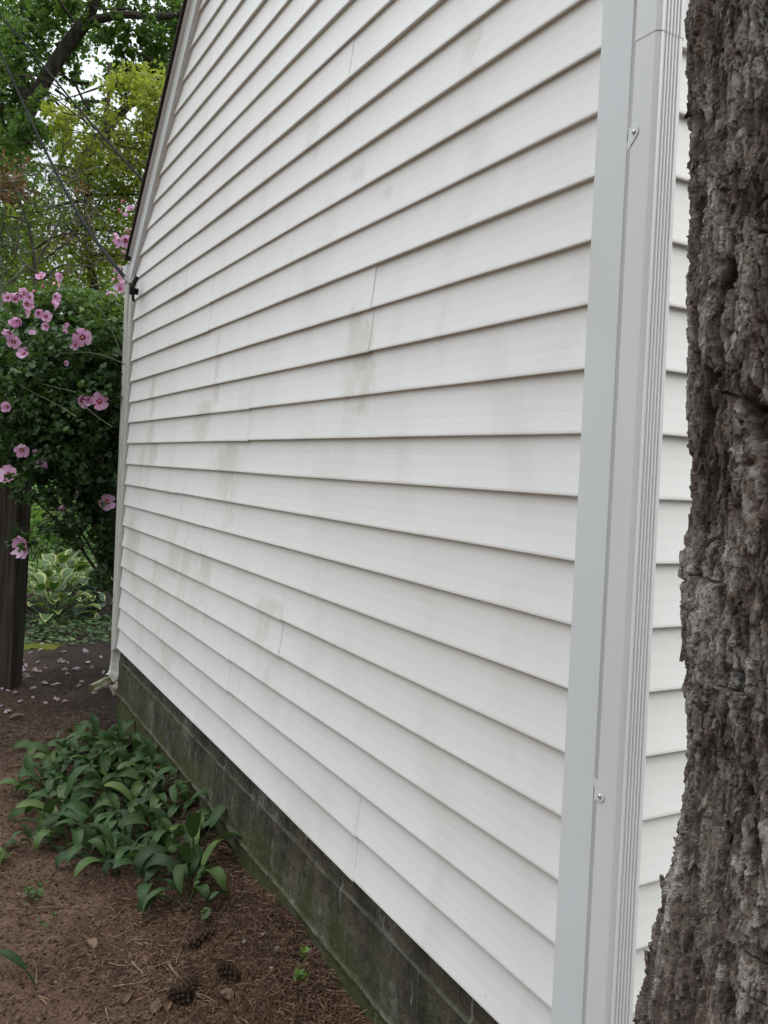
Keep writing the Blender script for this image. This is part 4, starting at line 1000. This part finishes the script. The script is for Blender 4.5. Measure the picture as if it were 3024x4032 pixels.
for (x, y) in placed:
    put(int(rng.integers(6)), (x, y, float(gz(x, y))-.01), rng.uniform(0, 6.28), rng.uniform(.85, 1.2), 'dark green broad-leaved plant crowded in the clump beside the block foundation', (rng.normal()*.12, rng.normal()*.12))
for (u, v, k, s, lb) in [(190, 2960, 2, 1.05, 'tall broad-leaved plant at the back left of the clump, two leaves upright'), (130, 3130, 4, .9, 'leftmost broad-leaved plant of the clump, leaning over bare soil'),
                         (735, 3560, 0, .95, 'outlying broad-leaved plant at the front of the clump, leaf stretched low to the left'), (480, 3440, 4, 1.05, 'broad-leaved plant with long drooping leaves at the front edge of the clump'),
                         (395, 2900, 2, .85, 'small broad-leaved plant sticking up at the back of the clump near the downspout outlet'), (600, 3470, 3, 1.0, 'front middle broad-leaved plant hanging over pine needles'), (130, 3330, 1, .7, 'broad-leaved plant sprawling dark leaves on the soil left of the clump')]:
    put(k, gpt(u, v)-np.array((0, 0, .01)), rng.uniform(0, 6.28), s, lb, (rng.normal()*.1, rng.normal()*.1))

# seedlings and weeds
def seedling(u, v, label, n, size, h, mat, seed, tm=LEAF_OVAL, rad=.03):
    p = gpt(u, v); r = np.random.default_rng(seed); t = thing('seedling', label, 'seedling', p, 'small weeds on the bare soil')
    s = MB(); b = MB()
    for k in range(max(2, n//4)):
        e = p+np.array((r.normal()*rad, r.normal()*rad, h*r.uniform(.6, 1.1))); branchy(s, p, e, .0018, .001, .2, 6, r, 5)
        leaves(b, np.array([e]*4)+r.normal(size=(4, 3))*rad*.35, size, tm, .6, r.random(), 0, r)
    s.build('stem', M['darktwig'], t); b.build('leaves', mat, t)
seedling(120, 3560, 'small bright green weed on the bare soil left of the clump', 26, .028, .06, M['leaf_big'], 1, LEAF_OVAL, .03)
seedling(1175, 3935, 'lone lime-green seedling growing by the foot of the foundation', 8, .035, .13, M['leaf_lime'], 2, LEAF_MAPLE, .025)
seedling(775, 3590, 'light green sprig with curled leaves at the front of the clump', 14, .04, .09, M['leaf_hosta'], 3, LEAF_OVAL, .03)
seedling(820, 3640, 'tiny dark sprig among the pine needles', 10, .028, .05, M['leaf_clump'], 4, LEAF_OVAL, .025)
seedling(8, 3400, 'yellowing weed at the left edge of the picture', 12, .035, .06, M['leaf_lime'], 5, LEAF_OVAL, .03)
seedling(205, 3650, 'faint tiny weed in the middle of the bare soil', 6, .018, .03, M['leaf_big'], 6, LEAF_OVAL, .02)
b = MB(); p = gpt(140, 3880); r = np.random.default_rng(2)
blade(b, p, 2.6, .15, .04, 1.0, 1.6, 9, 5, .0, 0, None, .3, r, stem=.06)
tag(b.build('broadleaf_plant', M['leaf_clump']), 'single arching dark leaf alone on the bare soil', 'plant', GR)

# ------------------------------------------------------------------ fallen flowers and petals
def petal_mesh(seed):
    r = np.random.default_rng(seed); b = MB()
    for k in range([1, 2, 3, 2][seed % 4]):
        az = r.uniform(0, 6.28); rows = []
        ln, wd = r.uniform(.036, .055), r.uniform(.007, .012)
        for i in range(7):
            t = i/6; pr = math.sin(math.pi*(t*.9+.05))**.7
            rows.append([((t-.5)*ln, s*wd*pr, .004+.012*math.sin(math.pi*t)*(1-.9*s*s)+.0022*r.normal()) for s in (-1, -.5, 0, .5, 1)])
        V = np.array(rows); c, s_ = math.cos(az), math.sin(az)
        V = np.stack([V[..., 0]*c-V[..., 1]*s_+r.normal()*.008, V[..., 0]*s_+V[..., 1]*c+r.normal()*.008, V[..., 2]+.004*k], -1)
        b.grid(V, float(r.random()))
    return b
pm = [petal_mesh(i).build('fallen_flower', M['fallen'], None, smooth_=True) for i in range(6)]
pu = [False]*6
PT = [(95, 2604), (145, 2612), (250, 2610), (230, 2602), (150, 2607), (105, 2622), (85, 2630), (92, 2645), (140, 2640), (155, 2645), (100, 2657), (113, 2668), (176, 2632), (255, 2640), (265, 2655), (340, 2612), (360, 2630), (405, 2652), (330, 2688), (325, 2685), (175, 2695), (215, 2700), (310, 2700), (28, 2723), (67, 2730), (125, 2750), (80, 2765), (230, 2755), (252, 2768), (378, 2728), (455, 2697), (458, 2708), (30, 2808), (5, 2715), (6, 2782), (160, 2542), (165, 2550), (240, 2490), (236, 2520), (425, 2525), (250, 2568), (342, 2444), (415, 2450), (160, 2560), (335, 2568), (115, 2575), (420, 2705), (182, 2768), (270, 2615), (395, 2590), (130, 2712), (305, 2640)]
rng = np.random.default_rng(12)
for i, (u, v) in enumerate(PT):
    k = i % 6; o = pm[k] if not pu[k] else pm[k].copy()
    if pu[k]: COL.objects.link(o)
    pu[k] = True; o.location = [float(c) for c in gpt(u, v)]; o.rotation_euler = (rng.normal()*.2, rng.normal()*.2, rng.uniform(0, 6.28)); o.scale = (rng.uniform(.7, 1.25),)*3
    lb = 'shrivelled pale pink flower fallen on the dark soil before the shrub'
    tag(o, lb, 'fallen flower', 'fallen pink flowers on the soil')

# ------------------------------------------------------------------ litter
def inside_litter(x, y): return x < .02
# pine needles: thicker towards the foundation and the foreground
b = MB(); rng = np.random.default_rng(77); N = 30000
x = rng.uniform(-1.3, .02, N*3); y = .72+3.9*rng.random(N*3)**1.6
dens = .12+.88*smooth(-.62, -.25, x+.12*np.sin(y*5))*(1-smooth(2.2, 3.4, y))
k = rng.random(N*3) < dens; x, y = x[k][:N], y[k][:N]; n = len(x)
az = rng.uniform(0, 6.28, n); ln = rng.uniform(.012, .05, n); tl = rng.normal(size=n)*.16; z = gz(x, y)+rng.uniform(.001, .012, n)
dx, dy = np.cos(az)*ln, np.sin(az)*ln; wx, wy = -np.sin(az)*.0009, np.cos(az)*.0009
V = np.stack([np.stack([x-wx, y-wy, z], -1), np.stack([x+wx, y+wy, z], -1), np.stack([x+dx*.5+wx*2.5, y+dy*.5+wy*2.5, z+ln*tl*.5+.002], -1), np.stack([x+dx, y+dy, z+ln*tl], -1)], 1)
b.add(V.reshape(-1, 3), (np.array([(0, 1, 2, 3)])[None]+(np.arange(n)*4)[:, None, None]).reshape(-1, 4), np.repeat(rng.random(n), 4))
tag(b.build('pine_needles', M['needle']), 'reddish brown pine needles scattered thickly over the soil', 'pine needles', kind='stuff')
# bark and wood chips
b = MB(); N = 17000
x = rng.uniform(-1.3, .02, N); y = .72+5.0*rng.random(N)**1.4; z = gz(x, y)
for i in range(N):
    if x[i] > -.02: continue
    s = rng.uniform(.002, .0065)*(2.6 if rng.random() < .035 else 1); az = rng.uniform(0, 6.28); c, s_ = math.cos(az), math.sin(az); m = 5
    pts = [(s*math.cos(2*math.pi*q/m)*rng.uniform(.6, 1.5), s*.55*math.sin(2*math.pi*q/m)*rng.uniform(.6, 1.4)) for q in range(m)]
    tn = float(rng.random()**1.5*(.75 if y[i] < 3.6 else .35)); h = rng.uniform(.001, .004); t1, t2 = rng.normal()*.35, rng.normal()*.35
    top = [(x[i]+p[0]*c-p[1]*s_, y[i]+p[0]*s_+p[1]*c, z[i]+h+.002+p[0]*t1+p[1]*t2) for p in pts]; bot = [(p[0], p[1], p[2]-h) for p in top]
    b.add(top+bot, [(q, (q+1) % m, m+(q+1) % m, m+q) for q in range(m)], tn); b.add(top, [tuple(range(m))], tn)
tag(b.build('bark_chips', M['chip']), 'small bark and wood chips mixed into the bare soil', 'wood chips', kind='stuff')

TW = 'twigs on the soil'
def twig(pts, r, label, mat='twig'):
    b = MB(); P_ = []
    for (u, v) in pts: P_.append(gpt(u, v, .006))
    P_ = spline(P_, 12); P_[:, 2] += .004+.004*RNG.random(12); b.tube(P_, np.linspace(r, r*.5, 12), 6, jag=.3); tag(b.build('twig', M[mat], smooth_=True), label, 'twig', TW)
def R5(x, y): return (x/1.659, 3200+y/1.659)
twig([R5(670, 750), R5(740, 700), R5(830, 610)], .0018, 'thin straight twig slanting below the clump of plants')
twig([R5(1150, 1000), R5(1180, 900), R5(1235, 730)], .0018, 'slender twig standing out upright-looking among the needles by the front sprig')
twig([R5(850, 838), R5(930, 838), R5(1030, 845)], .0024, 'short pale twig lying level in the middle of the needles')
twig([R5(710, 990), R5(790, 1015), R5(870, 1005)], .0022, 'curved pale twig pointing at the short yellowish stick')
twig([R5(862, 985), R5(900, 1030), R5(942, 1062)], .0042, 'short thick yellowish stick broken off at both ends')
twig([R5(1105, 995), R5(1130, 1050), R5(1180, 1090)], .0045, 'short grey knobbly stick right of the yellowish one')
twig([R5(1275, 1190), R5(1320, 1205), R5(1370, 1222)], .0036, 'blunt pale stick near the bottom edge below the pine cones')
twig([R5(960, 1030), R5(1060, 1000), R5(1160, 965)], .0022, 'long thin branchlet running from the needles towards the plants')
twig([R5(740, 1145), R5(900, 1130), R5(1050, 1075)], .0026, 'brown bent branchlet across the foreground needles')
twig([R5(240, 635), R5(300, 625), R5(365, 628)], .0028, 'pale little stick beside the bright green weed')
twig([R5(235, 1130), R5(240, 1050), R5(215, 965)], .0018, 'thin stalk under the single arching leaf')
twig([R5(1380, 1290), R5(1480, 1420), R5(1555, 1575)], .0024, 'long pale stalk sprawling from the clump to the foundation') if False else twig([(1010, 3400), (1040, 3450), (935, 3550)][:2]+[(938, 3545)], .0024, 'pale stalk sprawling from the clump towards the foundation')
twig([R5(690, 1290), R5(700, 1340), R5(708, 1375)], .0030, 'short reddish stick cut by the bottom edge')
twig([(160, 2585), (240, 2600), (300, 2612), (430, 2622)], .0026, 'long bare twig lying across the soil towards the far downspout', 'darktwig')
twig([(360, 2630), (400, 2636), (430, 2640)], .0022, 'fine stem of a fallen flower pointing at the far downspout', 'darktwig')

# pine cones
def cone(u, v, ln, az, label):
    b = MB(); c = gpt(u, v)+np.array((0, 0, .016)); d = np.array((math.cos(az), math.sin(az), .08)); d /= np.linalg.norm(d); s_ = np.cross(d, (0, 0, 1)); s_ /= np.linalg.norm(s_); t_ = np.cross(s_, d)
    b.tube([c-d*ln*.5, c, c+d*ln*.5], [.006, .008, .003], 7, tone=0)
    for k in range(52):
        q = k/51; a = k*2.399; R_ = (.010+.013*math.sin(math.pi*(q*.85+.12)))
        o = s_*math.cos(a)+t_*math.sin(a); w_ = np.cross(d, o); p = c+d*(q-.5)*ln+o*.004
        e = p+o*R_+d*.008; m = p+o*R_*.55+d*.003
        b.add([p-w_*.003, p+w_*.003, m+w_*.0065, e+w_*.004, e+d*.002, e-w_*.004, m-w_*.0065], [(0, 1, 2, 6), (6, 2, 3, 5)], [.0, .0, .35, 1, 1, 1, .35]); b.add([e+w_*.004, e+d*.004-o*.004, e-w_*.004], [(0, 1, 2)], 1.0)
    tag(b.build('pine_cone', M['cone']), label, 'pine cone', 'pine cones on the soil')
cone(795, 3715, .10, .35, 'large brown pine cone lying sideways beside the tiny sprig')
cone(905, 3855, .09, 1.9, 'dark open pine cone nearest the foundation')
cone(715, 3950, .08, 2.2, 'half-buried pine cone near the bottom edge')
cone(745, 3905, .07, 1.2, 'mouldy dark pine cone above the half-buried one')

# dead leaves, stones
def dead_leaf(u, v, ln, wd, az, label):
    b = MB(); r = np.random.default_rng(int(u*7+v)); p = gpt(u, v)+np.array((0, 0, .006))
    blade(b, p, az, ln, wd, .25, .7, 7, 5, float(r.random()), 0, None, .7, r, 0, r.normal()*.5); tag(b.build('dead_leaf', M['deadleaf'], smooth_=True), label, 'dead leaf', 'dead leaves on the soil')
for args in [(565, 3640, .07, .03, .2, 'pale dead leaf half under needles below the clump'), (600, 3998, .06, .035, .7, 'pale curled dead leaf at the bottom edge'), (655, 3990, .05, .025, 1.2, 'folded dead leaf right of the pale curled one'), (520, 3555, .075, .018, 2.9, 'long tan dead leaf under the front of the clump'), (700, 3620, .05, .02, .9, 'orange-brown dead leaf beside the front sprig'), (880, 3700, .05, .035, .4, 'tan crumpled leaf beside the large pine cone'), (910, 3950, .06, .04, 2, 'whitish crumpled dead leaf under the dark open cone'), (490, 3960, .05, .03, 1.1, 'grey-pink dead leaf among the chips at the bottom'), (370, 3740, .055, .035, 1.8, 'reddish crumpled leaf alone on the bare soil'), (38, 2835, .10, .05, .1, 'rusty dead leaf lying left of the clump'), (25, 3090, .06, .03, .3, 'pale dead leaf by the left edge beside the clump'), (175, 2620, .06, .03, .9, 'orange dead leaf among the fallen pink flowers'), (90, 3540, .04, .03, .2, 'yellow-brown leaf under the bright green weed')]:
    dead_leaf(*args)
def stone(u, v, r_, label):
    p = gpt(u, v); r = np.random.default_rng(int(u)); b = MB(); n = 9; V = np.zeros((n, n, 3))
    for i in range(n):
        for j in range(n):
            a, q = 2*math.pi*i/(n-1), math.pi*j/(n-1); k = 1+.18*math.sin(3*a+u)*math.sin(q)+.12*math.sin(5*q+a)*math.sin(q)
            V[i, j] = p+np.array((r_*k*math.sin(q)*math.cos(a)*1.2, r_*k*math.sin(q)*math.sin(a), r_*.7*k*math.cos(q)+r_*.3))
    V[-1] = V[0]; b.grid(V); tag(b.build('stone', M['stone'], smooth_=True), label, 'stone', 'stones by the foundation')
stone(1038, 3683, .008, 'pale angular pebble at the edge of the wet soil by the foundation')
stone(1090, 3738, .009, 'roundish pale pebble below the angular one by the foundation')
stone(1030, 3587, .008, 'reddish pebble among needles near the foundation')
stone(1070, 3815, .007, 'tan pebble near the lime-green seedling')
stone(965, 3710, .008, 'dull brown pebble left of the angular one')
p = gpt(468, 2725); b = MB(); b.box(tuple(p+np.array((-.05, -.06, -.02))), tuple(p+np.array((.07, .10, .05)))); bo = b.build('splash_block', M['stone']); tag(bo, 'grey concrete chunk against the foundation under the far downspout', 'concrete block')
bv = bo.modifiers.new('bevel', 'BEVEL'); bv.width = .012; bv.segments = 3
